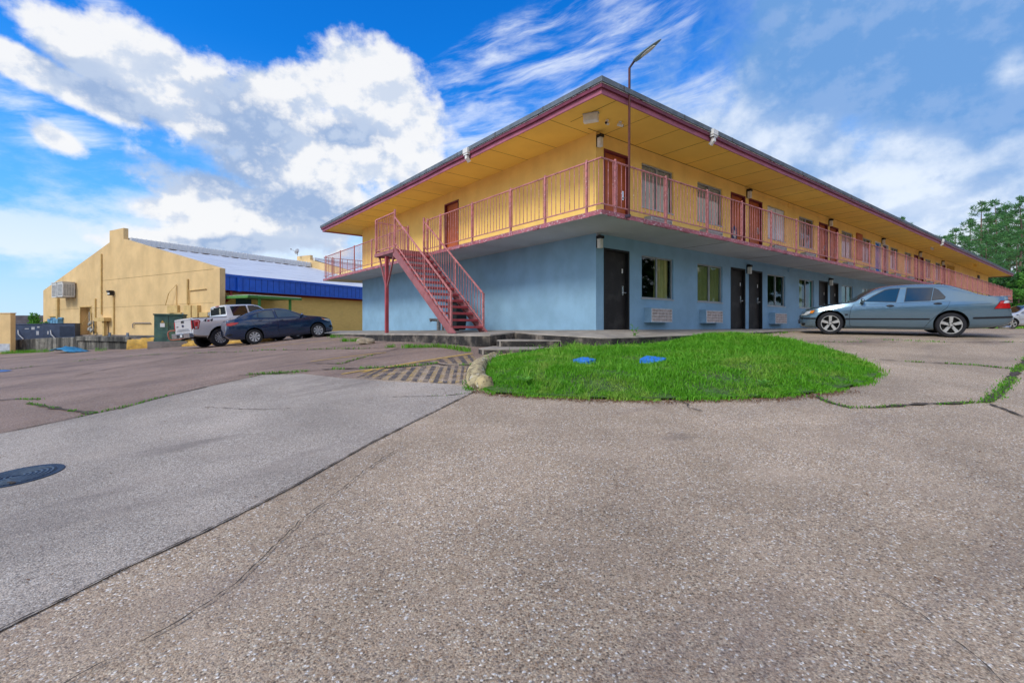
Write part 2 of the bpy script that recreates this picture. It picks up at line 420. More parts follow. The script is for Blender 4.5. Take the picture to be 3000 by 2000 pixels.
CW = {'c1': .05, 'c2': .045, 'c3': .03, 'c5': .07, 'c5b': .04, 'c5c': .05, 'ja': .05, 'jb': .05, 'r1': .04, 'r2': .05, 'r2b': .07, 'r3': .028, 'r4': .006, 'r5': .035, 'r6': .012, 'r7': .004, 'r8': .009, 'rd': .009, 'ld': .03, 'rk': .012, 'rm': .006}
for k, p in CR.items():
    ribbon('pavement_crack' if k in ('r4','r7','r8','r6','rk') else 'pavement_joint', p, CW[k], M_crack, .014, .035 if CW[k] < .012 else .07 if CW[k] < .03 else .12, (.010 if CW[k] < .012 else .012) if k not in ('rd', 'ld') else .005, .9)

# ------------------------------------------------------------------ planted island
ISL = [(-0.40,6.45),(-0.21,6.07),(0.25,5.89),(0.8,5.72),(1.57,5.6),(2.36,5.62),(2.98,5.68),(3.56,5.84),(4.14,6.1),(4.83,6.56),(5.43,7.2),(6.0,8.24),(6.45,9.62),(6.7,11.0),(6.5,12.2),(5.85,12.75),(5.4,12.72),(4.61,12.24),(2.3,10.12),(1.95,10.02),(1.5,10.72),(1.15,10.6),(0.55,10.35),(0.08,9.85),(-0.30,9.33),(-0.44,8.75),(-0.48,7.87),(-0.46,7.13)]
def inside(x, y, P=ISL):
    c = np.zeros(x.shape, bool); n = len(P)
    for i in range(n):
        (x1, y1), (x2, y2) = P[i], P[i-1]
        k = ((y1 > y) != (y2 > y)) & (x < (x2-x1)*(y-y1)/((y2-y1) or 1e-9)+x1); c ^= k
    return c
def edged(x, y, P=ISL):
    d = np.full(x.shape, 9.)
    for i in range(len(P)):
        a = np.array(P[i-1]); b = np.array(P[i]); ab = b-a
        t = np.clip(((x-a[0])*ab[0]+(y-a[1])*ab[1])/(ab@ab), 0, 1)
        d = np.minimum(d, np.hypot(x-a[0]-t*ab[0], y-a[1]-t*ab[1]))
    return d
def HI(x, y):
    d = edged(x, y); s = np.clip(d/(1.0+.5*np.clip((1.6-x)/2, 0, 1)), 0, 1); s = s*s*(3-2*s)
    return H(x, y)+.02+.13*s+.03*np.sin(x*2.1+y)*s+.02*np.sin(y*3.3-x)*s
drape('island_soil', ISL, M_soil, .012, .18, hf=HI)

def blades(name, pts, hts, lean, wid, mat, hf, label=None, segs=2, rg=np.random.RandomState(3), kind='stuff'):
    n = len(pts); ang = rg.uniform(0, 2*np.pi, n); la = rg.uniform(0, 2*np.pi, n); ln = lean*rg.uniform(.2, 1, n)*hts
    w = wid*rg.uniform(.6, 1.3, n); z = hf(pts[:, 0], pts[:, 1])-.01
    dx, dy = np.cos(ang)*w/2, np.sin(ang)*w/2; lx, ly = np.cos(la)*ln, np.sin(la)*ln
    x, y = pts[:, 0], pts[:, 1]
    V = np.empty((n, 5, 3))
    V[:, 0] = np.stack([x-dx, y-dy, z], 1); V[:, 1] = np.stack([x+dx, y+dy, z], 1)
    V[:, 2] = np.stack([x+dx*.8+lx*.35, y+dy*.8+ly*.35, z+hts*.6], 1); V[:, 3] = np.stack([x-dx*.8+lx*.35, y-dy*.8+ly*.35, z+hts*.6], 1)
    V[:, 4] = np.stack([x+lx, y+ly, z+hts*(1-.25*lean)], 1)
    me = bpy.data.meshes.new(name); me.vertices.add(5*n); me.vertices.foreach_set('co', V.ravel())
    b = np.arange(n)*5
    lp = np.stack([b, b+1, b+2, b+3, b+3, b+2, b+4], 1).ravel()
    me.loops.add(7*n); me.loops.foreach_set('vertex_index', lp)
    me.polygons.add(2*n); st = np.stack([np.arange(n)*7, np.arange(n)*7+4], 1).ravel()
    me.polygons.foreach_set('loop_start', st); me.update(calc_edges=True); me.validate()
    me.materials.append(mat); o = bpy.data.objects.new(name, me); COL.objects.link(o)
    if kind: o['kind'] = kind
    if label: o['label'] = label
    return o
def leafmat(name, a, b, c=None, camt=.0, rough=.55, tr=.35):
    m, nt = new_mat(name); P = nt.P
    ge = nt.new('ShaderNodeNewGeometry'); rnd_i = ge.outputs['Random Per Island']
    n = nt.noise(P, .9, 4, .6)
    col = nt.mix(nt.m('ADD', nt.m('MULTIPLY', rnd_i, .55), nt.m('MULTIPLY', n, .45)), a, b)
    if c: col = nt.mix(nt.m('MULTIPLY', nt.step(nt.noise(P, 1.1, 5, .7, .6), .48, .68), camt), col, c)
    setp(nt, col, rough, 0, .3)
    t = nt.new('ShaderNodeBsdfTranslucent'); nt.l.new(col, t.inputs[0])
    mx = nt.new('ShaderNodeMixShader'); mx.inputs[0].default_value = tr
    nt.l.new(nt.b.outputs[0], mx.inputs[1]); nt.l.new(t.outputs[0], mx.inputs[2]); nt.l.new(mx.outputs[0], nt.out.inputs[0])
    return m
M_grass = leafmat('grass_blade', (.06, .28, .010), (.22, .53, .028), (.38, .50, .09), .7)
M_weed = leafmat('weed_leaf', (.07, .28, .012), (.17, .42, .03), (.32, .36, .07), .35)
M_dry = leafmat('dry_litter', (.16, .07, .035), (.34, .21, .11))
rs = np.random.RandomState(11)
def scatter_island(n, P=ISL, pad=.0):
    p = np.stack([rs.uniform(-.7, 6.9, n*2), rs.uniform(5.4, 13, n*2)], 1)
    k = inside(p[:, 0], p[:, 1]); 
    return p[k]
pts = scatter_island(105000)
lid = [(1.15, 7.72), (2.23, 7.68)]
for lx_, ly_ in lid: pts = pts[np.hypot(pts[:, 0]-lx_, pts[:, 1]-ly_) > .235]
# fringe beyond the soil edge
pf = pts[edged(pts[:, 0], pts[:, 1]) < .16]; pf = np.concatenate([pf+rs.normal(0, .06, pf.shape) for _ in range(3)]); pf = pf[np.sin(pf[:, 0]*7+pf[:, 1]*3)+np.sin(pf[:, 0]*17)*.6 > -.7]
pts = np.concatenate([pts, pf])
clump = np.sin(pts[:, 0]*5+1.3*np.sin(pts[:, 1]*4))*np.cos(pts[:, 1]*6+pts[:, 0])
edge_d = edged(pts[:, 0], pts[:, 1])
hh = (.075+.035*clump+.05*np.clip((pts[:, 1]-8)/3, 0, 1))*rs.uniform(.55, 1.35, len(pts))*np.clip(.55+edge_d*1.2, .5, 1)*np.where((pts[:, 0] < 1.2) & (pts[:, 1] > 9), .6, 1)
blades('grass', pts, np.maximum(hh, .03), .75, .011, M_grass, HI, 'bright green grass growing on the kerbed island')
pl = scatter_island(1500); hl_ = rs.uniform(.16, .27, len(pl))
blades('tall_grass', pl, hl_, 1.1, .010, M_grass, HI, 'longer arching grass stems on the island')
# dry litter along the island front
lp_ = resample([(-.5, 6.3), (-.2, 6.0), (.25, 5.82), (.8, 5.65), (1.6, 5.53), (2.4, 5.55), (3.0, 5.6), (3.6, 5.76), (4.2, 6.02)], .02)
lp_ = np.array([(p.x+rs.normal(0, .05), p.y+rs.normal(0, .05)-.02) for p in lp_ for _ in range(5)])
blades('leaf_litter', lp_, rs.uniform(.01, .03, len(lp_)), 3.5, .012, M_dry, lambda x, y: H(x, y)+.018, 'brown leaf litter lying along the island edge')
ld_ = np.stack([rs.uniform(-6, 8, 520), rs.uniform(1.5, 9, 520)], 1); ld_ = ld_[~inside(ld_[:, 0], ld_[:, 1])]
blades('dry_debris', ld_, rs.uniform(.006, .014, len(ld_)), 4.0, .010, M_dry, lambda x, y: H(x, y)+.02, 'scattered dry leaf scraps and pine needles on the paving')
# tufts growing in the joints
tp = []; thh = []
def tuft(path, dens, hmin, hmax, spread, gap=.5):
    P = resample(path, .03)
    for p in P:
        k = math.sin(p.x*3.1+p.y*1.7)+math.sin(p.x*7.3-p.y*5.1)*.7
        if k < gap*1.6-1.2: continue
        for _ in range(dens):
            tp.append((p.x+rs.normal(0, spread), p.y+rs.normal(0, spread))); thh.append(rs.uniform(hmin, hmax))
tuft(CR['c1'], 4, .02, .075, .02, .4); tuft(CR['c2'], 1, .03, .09, .03, .6); tuft(CR['c5'], 3, .015, .045, .02, .35)
tuft(CR['c5b'], 3, .02, .05, .02, .6); tuft(CR['c5c'], 3, .02, .05, .03, .6); tuft(CR['r1'], 4, .02, .05, .02, .4); tuft(CR['r2'], 4, .015, .04, .018, .35)
tuft(CR['r2b'], 6, .02, .05, .04, .35); tuft(CR['c3'], 2, .02, .06, .02, .7); tuft(CR['ja'], 1, .02, .07, .03, .7); tuft(CR['r5'], 1, .02, .08, .05, 1.0)
tuft(CR['ld'], 1, .02, .05, .02, .8); tuft(CR['r6'], 1, .01, .03, .02, .9)
tuft([(-3.5,12.9),(-3.26,12.56),(-2.5,11.95),(-1.74,11.72),(-1.24,11.02),(-0.95,10.5)], 8, .04, .15, .05, .45)
tuft([(-6.0,17.2),(-5.1,16.4)], 8, .06, .2, .06, .0); tuft([(-7.4,19.9),(-6.9,19.6)], 8, .08, .22, .08, .0)
tuft([(-36,33.4),(-33,31.9),(-28,29.3)], 5, .1, .35, .15, .5); tuft([(-26,28.0),(-22,26.2)], 2, .08, .3, .12, .7)
tuft([(5.2,12.4),(8.6,15.1)], 2, .03, .1, .06, .6); tuft([(-.55,6.3),(-.6,7.0)], 8, .02, .06, .04, .0)
tuft([(8.6,12.9),(10.5,11.9)], 2, .02, .07, .06, .8)
blades('weeds', np.array(tp), np.array(thh), .9, .013, M_weed, lambda x, y: H(x, y)+.012, 'green weeds growing out of the pavement joints')

# grass strip beyond the motel, and far verge on the right
vs = np.stack([rs.uniform(-9, 0, 9000), rs.uniform(26, 36, 9000)], 1)
blades('verge_grass', vs, rs.uniform(.08, .2, len(vs)), .8, .03, M_grass, H, 'grass strip at the foot of the yellow brick wall')
vf = np.stack([rs.uniform(34, 75, 16000), rs.uniform(34, 60, 16000)], 1); vf = vf[vf[:, 1]-36 > (vf[:, 0]-40)*-.3]
blades('far_grass', vf, rs.uniform(.1, .3, len(vf)), .8, .06, M_grass, H, 'grass verge in front of the far trees')

# ------------------------------------------------------------------ walkways, platform, steps
def slab(name, pts, zbot, bev=.03, kind='structure', label=None, cat=None):
    """pts: (x,y,z) world top outline; top faces concrete, sides stained"""
    bm = bmesh.new(); hi = [bm.verts.new(p) for p in pts]; lo = [bm.verts.new((p[0], p[1], zbot)) for p in pts]
    n = len(pts); sides = []
    for i in range(n):
        f = bm.faces.new([lo[i], lo[(i+1) % n], hi[(i+1) % n], hi[i]]); f.material_index = 1; sides.append(f)
    t = bm.faces.new(hi)
    bmesh.ops.recalc_face_normals(bm, faces=bm.faces)
    es = list(t.edges)
    bmesh.ops.bevel(bm, geom=es, offset=bev, segments=3, affect='EDGES', profile=.5)
    bmesh.ops.triangulate(bm, faces=[f for f in bm.faces if len(f.verts) > 4])
    return obj(name, bm, [M_walk, M_walkside], kind=kind, smooth=R(30))
def W3(L): return [(*uv(u, v), z) for u, v, z in L]
slab('walkway', W3([(0.1,1.45,-.055),(-1.46,1.45,-.10),(-1.48,.5,-.14),(-1.47,-1.2,-.185),(-1.42,-1.40,-.20),(-1.2,-1.47,-.20),(-.2,-1.5,-.19),(2,-1.5,-.16),(7,-1.5,-.085),(15,-1.5,-.06),(57,-1.5,-.03),(57,.1,-.02),(9,.1,-.035),(.1,.1,-.05)]), -1.2)
slab('stair_platform', W3([(.1,8.5,-.085),(-1.6,8.5,-.175),(-2.5,8.45,-.20),(-2.72,8.3,-.205),(-2.78,8.0,-.205),(-2.8,4,-.165),(-2.75,1.25,-.16),(-2.55,1.0,-.155),(-1.49,1.46,-.098),(.1,1.46,-.058)]), -1.3, .04)
slab('side_walkway', W3([(.1,19,-.16),(-1.95,19,-.30),(-1.95,8.51,-.215),(.1,8.51,-.09)]), -1.3, .04)
root = empty('concrete_step', (0.2, 10.5, -.55)); tag(root, 'weathered grey concrete steps climbing to the motel walkway', 'steps')
def tread(pts, z0, z1):
    mb = MB(); mb.mat(1).prism([(p[0]-.2, p[1]-10.5) for p in pts], z0+.55, z1+.55)
    for f in mb.bm.faces:
        f.normal_update()
        if f.normal.z > .9: f.material_index = 0
    return obj('tread', mb, [M_walk, M_walkside], root, bevel=.02, smooth=R(35))
tread([(-.70,10.15),(-.60,9.92),(-.38,9.86),(.47,9.98),(.75,11.0),(.9,11.9),(-.4,11.9)], -.95, -.43)
tread([(-.36,11.3),(-.28,11.02),(.2,10.98),(1.12,11.06),(1.2,11.8),(.5,12.3),(-.35,12.2)], -.95, -.285)

# kerb around the island's left end: flush yellow strip and the broken rounded kerb
KP = [(0.30,10.45),(-0.03,9.92),(-0.40,9.38)]
def sweep(path, prof, hf, jit=0):
    P = resample(path, .09); mb = MB(); prev = None
    for i, p in enumerate(P):
        d = (P[min(i+1, len(P)-1)]-P[max(i-1, 0)]).normalized(); nrm = Vector((-d.y, d.x)); z = h1(p.x, p.y)
        ring = [mb.bm.verts.new((p.x+nrm.x*(o+rnd.uniform(-jit, jit)), p.y+nrm.y*(o+rnd.uniform(-jit, jit)), z+q+rnd.uniform(-jit, jit))) for o, q in prof]
        if prev:
            for k in range(len(ring)-1): mb.face([prev[k], prev[k+1], ring[k+1], ring[k]])
        else: mb.face(ring)
        prev = ring
    mb.face(prev[::-1]); return mb
o = obj('kerb', sweep(KP, [(-.07,-.2),(-.07,.012),(-.05,.022),(.05,.022),(.07,.012),(.07,-.2)], None, .003), M_kerby); tag(o, 'low straight yellow painted kerb running from the steps along the grass', 'kerb')
o = obj('kerb_chunk', sweep([(-0.36,9.45),(-0.46,9.0),(-0.52,8.5),(-.54,8.15)], [(-.11,-.25),(-.11,.04),(-.07,.09),(.02,.11),(.09,.08),(.12,.0),(.13,-.25)], None, .010), M_kerb, smooth=True)
tag(o, 'crumbling yellowed kerb piece with grass over it, behind the bigger piece', 'kerb')
o = obj('kerb_chunk', sweep([(-0.53,8.1),(-0.55,7.6),(-0.53,7.1),(-0.45,6.62),(-.36,6.38)], [(-.13,-.25),(-.145,.05),(-.10,.13),(.0,.175),(.09,.155),(.13,.07),(.14,-.25)], None, .012), M_kerb, smooth=True)
tag(o, 'big rounded yellowed kerb piece broken off at the driveway end of the grass', 'kerb')
mb = MB()
mb.blob((0, 0, .09), (.30, .17, .14), jit=.09)
o = obj('concrete_chunk', mb, paint('rubble', (.38, .31, .22), .3, 9, .9, 60, .6, chips=(.55, .5, .42), chip_lo=.6, chip_scale=20), loc=(-4.45, 14.75, h1(-4.45, 14.75)), rotz=.35, smooth=R(25))
for v in o.data.vertices: v.co.x = max(-.27, min(.27, v.co.x)); v.co.y = max(-.14, min(.14, v.co.y)); v.co.z = max(0, min(.19, v.co.z))
tag(o, 'rough block of broken concrete lying at the left end of the stair platform', 'rubble')

# blue covers, manhole
M_lid = paint('blue_lid_paint', (.03, .22, .70), .2, 5, .55, 120, .4, dirt=(.02, .05, .15), dirt_amt=.5, dscale=6)
for i, ((x, y), w, lb) in enumerate(((lid[0], .37, 'small blue square utility cover in the grass, nearer the concrete steps'), (lid[1], .46, 'larger blue square utility cover in the middle of the grass'))):
    mb = MB(); mb.prism([(w*.5*math.cos(a), w*.5*math.sin(a)) for a in (R(8), R(98), R(188), R(278))], -.05, .02)
    s = w*.18
    mb.mat(1).prism([(s*.15, .10), (s*1.1, .12), (s*1.1, .14), (s*.15, .12)], .02, .026)
    o = obj('utility_cover', mb, [M_lid, M_crack], loc=(x, y, float(HI(np.array([x]), np.array([y]))[0])+.052), bevel=.006)
    o.rotation_euler = (R(8), 0, R(4 if i else -6)); tag(o, lb, 'utility cover')
M_iron = paint('cast_iron', (.03, .042, .065), .35, 20, .5, 80, .4, metal=.5)
M_iron2 = paint('worn_iron_rib', (.10, .125, .155), .25, 20, .42, 80, .3, metal=.5)
root = empty('manhole_cover', (-4.10, 4.03, h1(-4.1, 4.03)+.008)); tag(root, 'round dark iron manhole cover with concentric ribs in the pale driveway', 'manhole cover')
sx = (h1(-3.8, 4.03)-h1(-4.4, 4.03))/.6; sy = (h1(-4.1, 4.33)-h1(-4.1, 3.73))/.6
root.rotation_euler = (math.atan(sy), -math.atan(sx), 0); root.scale = (.87, .87, 1)
mb = MB(); mb.lathe([(.30, .004), (.335, .006), (.335, -.03)], n=48); mb.lathe([(0, .002), (.30, .002)], n=48); obj('cover_plate', mb, M_iron, root)
mb = MB()
for r in (.05, .09, .13, .17, .21, .25): mb.lathe([(r-.009, .002), (r-.007, .010), (r+.007, .010), (r+.009, .002)], n=48)
for k in range(44):
    a = 2*math.pi*k/44; mb.box(.268*math.cos(a)-.005, .268*math.cos(a)+.005, .268*math.sin(a)-.005, .268*math.sin(a)+.005, .002, .009)
obj('rib', mb, M_iron2, root, smooth=R(30))
mb = MB(); mb.box(.16, .25, -.14, -.11, .004, .012); obj('pick_slot', mb, M_crack, root, rotz=-.4)
# ------------------------------------------------------------------ motel (local frame: x along the right facade, y along the left facade)
L_, W_ = 55.0, 15.57
ZB, ZC, ZS, ZF, ZSO = -.9, 2.385, 2.375, 2.475, 4.93
M_blue = paint('blue_stucco', (.25, .42, .565), .10, 1.3, .85, 85, .35, dirt=(.24, .42, .56), dirt_amt=.35, dscale=2.5, streak=True)
M_yel = paint('yellow_stucco', (.95, .62, .17), .07, 1.2, .8, 75, .35, dirt=(.74, .45, .11), dirt_amt=.3, dscale=1.6, streak=True)
M_sof = paint('yellow_soffit', (.97, .61, .115), .05, .8, .75, 0, dirt=(.78, .45, .08), dirt_amt=.25, dscale=.7)
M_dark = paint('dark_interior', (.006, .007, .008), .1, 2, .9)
M_under = paint('grey_slab_underside', (.50, .52, .55), .08, .9, .85, 40, .2, dirt=(.33, .34, .37), dirt_amt=.5, dscale=.5)
M_cream = paint('cream_slab_underside', (.62, .52, .30), .1, 2, .85)
M_pink = paint('chipped_pink_edge', (.42, .135, .165), .2, 3, .75, 50, .5, dirt=(.20, .05, .05), dirt_amt=.5, dscale=5, chips=(.66, .55, .56), chip_lo=.57, chip_scale=22)
M_rail = paint('pink_rail_paint', (.56, .20, .195), .2, 2.5, .6, 0, dirt=(.17, .055, .03), dirt_amt=.75, dscale=7, chips=(.72, .50, .48), chip_lo=.585, chip_scale=30)
M_fas = paint('maroon_fascia', (.20, .035, .07), .2, 2, .55, 0, dirt=(.11, .02, .03), dirt_amt=.6, dscale=3, chips=(.55, .35, .36), chip_lo=.68, chip_scale=25)
M_fasp = paint('pink_fascia_board', (.42, .125, .19), .2, 2, .6, 0, dirt=(.22, .05, .07), dirt_amt=.6, dscale=4, chips=(.6, .42, .42), chip_lo=.66, chip_scale=25)
M_drip = paint('white_drip_edge', (.8, .74, .74), .1, 8, .5, chips=(.3, .08, .1), chip_lo=.55, chip_scale=9)
M_edge = paint('grey_roof_edge', (.13, .16, .19), .2, 3, .8, 90, .5, dirt=(.22, .25, .28), dirt_amt=.5, dscale=6)
M_orange = paint('orange_door_paint', (.47, .105, .022), .12, 2, .5, 0, dirt=(.20, .03, .01), dirt_amt=.4, dscale=3)
M_maroon = paint('maroon_frame_paint', (.16, .022, .03), .15, 4, .5)
M_black = paint('dark_door_paint', (.016, .013, .012), .2, 3, .55, 0, chips=(.35, .32, .3), chip_lo=.70, chip_scale=20, dirt=(.05, .045, .04), dirt_amt=.7, dscale=3)
M_blk2 = paint('black_metal', (.012, .012, .013), .2, 5, .5)
M_alu = paint('aluminium_frame', (.42, .43, .44), .1, 5, .4, metal=.3)
M_steel = paint('brushed_steel', (.62, .64, .66), .1, 20, .25, metal=.9)
M_acb = paint('blue_ac_case', (.30, .46, .58), .1, 4, .6)
M_acg = paint('pale_ac_grille', (.66, .63, .61), .2, 12, .6, dirt=(.30, .24, .2), dirt_amt=.5, dscale=10)
M_acy = paint('grey_ac_case', (.42, .44, .46), .1, 4, .6)
M_slot = paint('ac_slot', (.16, .13, .12), .2, 8, .8)
M_white = paint('white_plastic', (.78, .77, .74), .08, 3, .45, dirt=(.5, .42, .3), dirt_amt=.3, dscale=8)
M_lampg = paint('frosted_lamp_glass', (.75, .74, .68), .1, 6, .3)
M_bluedoor = paint('bright_blue_door', (.02, .20, .60), .1, 3, .5)
M_wboard = paint('white_board', (.72, .73, .74), .06, 2, .5)
G_low = glass('green_tinted_glass', (.80, .88, .83)); G_up = glass('clear_glass', (.86, .88, .88))
def cloth(name, col, v=.25):
    m, nt = new_mat(name); n = nt.noise(nt.P, 3, 4)
    setp(nt, nt.mix(n, tuple(c*(1-v) for c in col), tuple(c*(1+v) for c in col)), .9, 0, .1); return m
C_tan = cloth('tan_curtain', (.72, .55, .27)); C_sheer = cloth('olive_sheer', (.42, .37, .17)); C_grey = cloth('grey_sheer', (.55, .52, .46)); C_teal = cloth('teal_sheer', (.10, .34, .30)); C_dark = cloth('dark_blind', (.09, .075, .065))

motel = empty('motel', (CX, CY, 0), TH)
tag(motel, 'long two storey motel, yellow above and blue below, with a pink railed balcony all round', 'motel')

# openings on the right facade: (u0, u1, z0, z1, kind)
def rooms():
    out = []
    P = 7.51
    for k in range(5):
        o = P*k
        ds = [('d', .29+o, 1.31+o)] if k == 0 else [('d', o-.84, o+.16), ('d', .42+o, 1.43+o)]
        ws = [('w', 1.85+o, 3.35+o), ('w', 4.64+o, 6.14+o)]
        out += ds+ws
    out += [('d', 36.6, 37.6)]
    return out
OPEN = rooms()
low = [(a, b, .82, 2.0, 'w') if t == 'w' else (a, b, -.05, 2.04, 'd') for t, a, b in OPEN]
up = [(a, b, 3.33, 4.55, 'w') if t == 'w' else (a, b, ZF, 4.57, 'd') for t, a, b in OPEN]+[(38.0, 40.6, ZF, 4.7, 'r')]
def wall(name, z0, z1, holes, mat, lhole=None):
    mb = MB()
    def grid(us, zs, holes, P):
        for i in range(len(us)-1):
            for j in range(len(zs)-1):
                uc, zc = (us[i]+us[i+1])/2, (zs[j]+zs[j+1])/2
                if any(h[0] < uc < h[1] and h[2] < zc < h[3] for h in holes): continue
                mb.poly([P(us[i], zs[j]), P(us[i+1], zs[j]), P(us[i+1], zs[j+1]), P(us[i], zs[j+1])])
    def side(holes, length, P):
        us = sorted({0, length, *[h[0] for h in holes], *[h[1] for h in holes]}); zs = sorted({z0, z1, *[h[2] for h in holes], *[h[3] for h in holes]})
        mb.mat(0); grid(us, zs, holes, lambda u, z: P(u, 0, z))
        for a, b, c, d, t in holes:
            dep = .13 if t != 'r' else 1.6
            mb.mat(0)
            for q in (((a,0,c),(a,dep,c),(a,dep,d),(a,0,d)), ((b,0,c),(b,0,d),(b,dep,d),(b,dep,c)), ((a,0,d),(a,dep,d),(b,dep,d),(b,0,d)), ((a,0,c),(b,0,c),(b,dep,c),(a,dep,c))):
                mb.poly([P(*p) for p in q])
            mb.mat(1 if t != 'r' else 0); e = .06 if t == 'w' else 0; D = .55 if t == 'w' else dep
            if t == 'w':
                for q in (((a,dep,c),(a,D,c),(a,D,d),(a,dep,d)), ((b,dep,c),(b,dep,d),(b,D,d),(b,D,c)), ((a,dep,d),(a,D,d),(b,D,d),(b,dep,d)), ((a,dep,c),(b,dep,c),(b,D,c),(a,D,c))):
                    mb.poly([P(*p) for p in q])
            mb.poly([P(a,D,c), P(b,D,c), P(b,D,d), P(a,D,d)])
    side(holes, L_, lambda u, d, z: (u, d, z))
    side(lhole or [], W_, lambda v, d, z: (d, v, z))
    mb.mat(0); mb.poly([(L_,0,z0),(L_,W_,z0),(L_,W_,z1),(L_,0,z1)]); mb.poly([(0,W_,z0),(0,W_,z1),(L_,W_,z1),(L_,W_,z0)])
    return obj(name, mb, [mat, M_dark], motel, recalc=False)
wall('lower_wall', ZB, ZC, low, M_blue); wall('upper_wall', ZF-.01, ZSO+.02, up, M_yel, [(6.47, 7.46, ZF, 4.57, 'd')])
# slab with chipped pink edge
o_ = 1.48
mb = MB(); mb.box(-o_, L_+o_, -o_, W_+o_, ZS, ZF)
for f in mb.bm.faces:
    f.normal_update(); f.material_index = 1 if abs(f.normal.z) < .5 else 0
mb.mat(2).poly([(-o_+.01, W_+.02, ZS-.003), (-o_+.01, W_+o_-.01, ZS-.003), (L_, W_+o_-.01, ZS-.003), (L_, W_+.02, ZS-.003)])
mb.mat(3)
for k in range(1, 15): u = 3.75*k+.05; mb.box(u-.006, u+.006, -o_+.02, -.01, ZS-.006, ZS-.001)
mb.mat(1)
for k in range(230):
    u = rnd.uniform(-1.4, 40)**1; v = -o_-.002
    if rnd.random() < .22: mb.box(-o_-.012, -o_+.02, (q := rnd.uniform(-1.4, W_)), q+rnd.uniform(.05, .35), ZS-.012, ZS+rnd.uniform(.01, .03))
    else: mb.box(u, u+rnd.uniform(.06, .4), v-.012, v+.03, ZS-rnd.uniform(.004, .018), ZS+rnd.uniform(.01, .03))
obj('balcony_slab', mb, [M_under, M_pink, M_cream, M_crack], motel, recalc=True)

# roof
r = 1.51
mb = MB(); mb.box(-r+.03, L_+r-.03, -r+.03, W_+r-.03, ZSO, ZSO+.04)
mb.mat(1)
for k in range(47):
    u = -.9+1.22*k; w = .008 if k % 3 else .012
    if u < L_: mb.box(u-w/2, u+w/2, -r+.05, -.005, ZSO-.004, ZSO+.002)
for k in range(1, 14):
    v = -1.0+1.22*k; mb.box(-r+.05, -.005, v-.005, v+.005, ZSO-.004, ZSO+.002)
mb.box(-.3, L_, -.012, 0, ZSO-.01, ZSO-.002)
obj('soffit', mb, [M_sof, paint('soffit_joint', (.22, .11, .02), .2, 3, .8)], motel)
def ring(name, off, th, z0, z1, mat, waver=0):
    mb = MB(); a0, a1, b0, b1 = -off, L_+off, -off, W_+off
    n = 60
    mb.box(a0, a1, b0, b0+th, z0, z1); mb.box(a0, a1, b1-th, b1, z0, z1); mb.box(a0, a0+th, b0+th, b1-th, z0, z1); mb.box(a1-th, a1, b0+th, b1-th, z0, z1)
    if waver:
        bmesh.ops.subdivide_edges(mb.bm, edges=[e for e in mb.bm.edges if e.calc_length() > 5], cuts=40)
        for v in mb.bm.verts: v.co.z += waver*(math.sin(v.co.x*1.9+v.co.y*2.3)+math.sin(v.co.x*.7-v.co.y*.9)); v.co.y += .4*waver*math.sin(v.co.x*2.7)
    return obj(name, mb, mat, motel)
ring('fascia_board', r-.005, .03, 4.865, 4.975, M_fasp, .002)
ring('gutter', r+.05, .06, 4.972, 5.052, M_fas, .006)
ring('drip_edge', r+.056, .05, 5.050, 5.064, M_drip, .003)
mb = MB(); q = r+.085
mb.box(-q, L_+q, -q, W_+q, 5.066, 5.175)
mb.mat(1)
for k in range(26): u = -.9+2.3*k; mb.box(u, u+.02, -q-.004, -q+.01, 5.066, 5.18)
for k in range(9): v = .2+1.9*k; mb.box(-q-.004, -q+.01, v, v+.02, 5.066, 5.18)
obj('roof', mb, [M_edge, M_crack], motel)

# doors
def door(u0, u1, z0, z1, dm, fm, name='door', left=False, kind=0, label=None):
    mb = MB(); w = u1-u0; d0 = .085
    mb.box(.05, w-.05, d0, d0+.04, 0.01, z1-z0-.05)
    mb.mat(1)
    mb.box(0, .05, -.012, .13, 0, z1-z0); mb.box(w-.05, w, -.012, .13, 0, z1-z0); mb.box(.05, w-.05, -.012, .13, z1-z0-.05, z1-z0)
    P = (u0, 0, z0)
    d = obj(name, mb, [dm, fm], motel)
    if left: d.location = (0, u1, z0); d.rotation_euler = (0, 0, -math.pi/2)
    else: d.location = P
    mb = MB(); hx = w-.19
    mb.box(hx-.03, hx+.03, d0-.025, d0, .92, 1.16)
    mb.mat(1); mb.tube([(hx, d0-.05, .98), (hx+.10, d0-.055, .985)], .012, 8); mb.tube([(hx, d0-.02, .98), (hx, d0-.05, .98)], .015, 8); mb.box(hx-.02, hx+.02, d0-.03, d0-.02, 1.05, 1.12)
    if kind == 0: obj('door_lock', mb, [M_steel, M_steel], d)
    else: mb = MB(); mb.lathe([(0, -.06), (.022, -.055), (.03, -.03), (.012, -.02), (.012, 0), (.03, 0)], (w-.14, d0, .95), 'y', 12); obj('door_knob', mb, M_steel, d, smooth=True)
    if kind == 0 and z0 < 1: mb = MB(); mb.box(hx-.02, hx+.025, d0-.008, d0, 1.5, 1.62); obj('room_plate', mb, M_white, d)
    if label: d['label'] = label
    return d
nd = 0
for i, (a, b, c, e, t) in enumerate(low):
    if t == 'd': door(a, b, c, e, M_black, M_blk2)
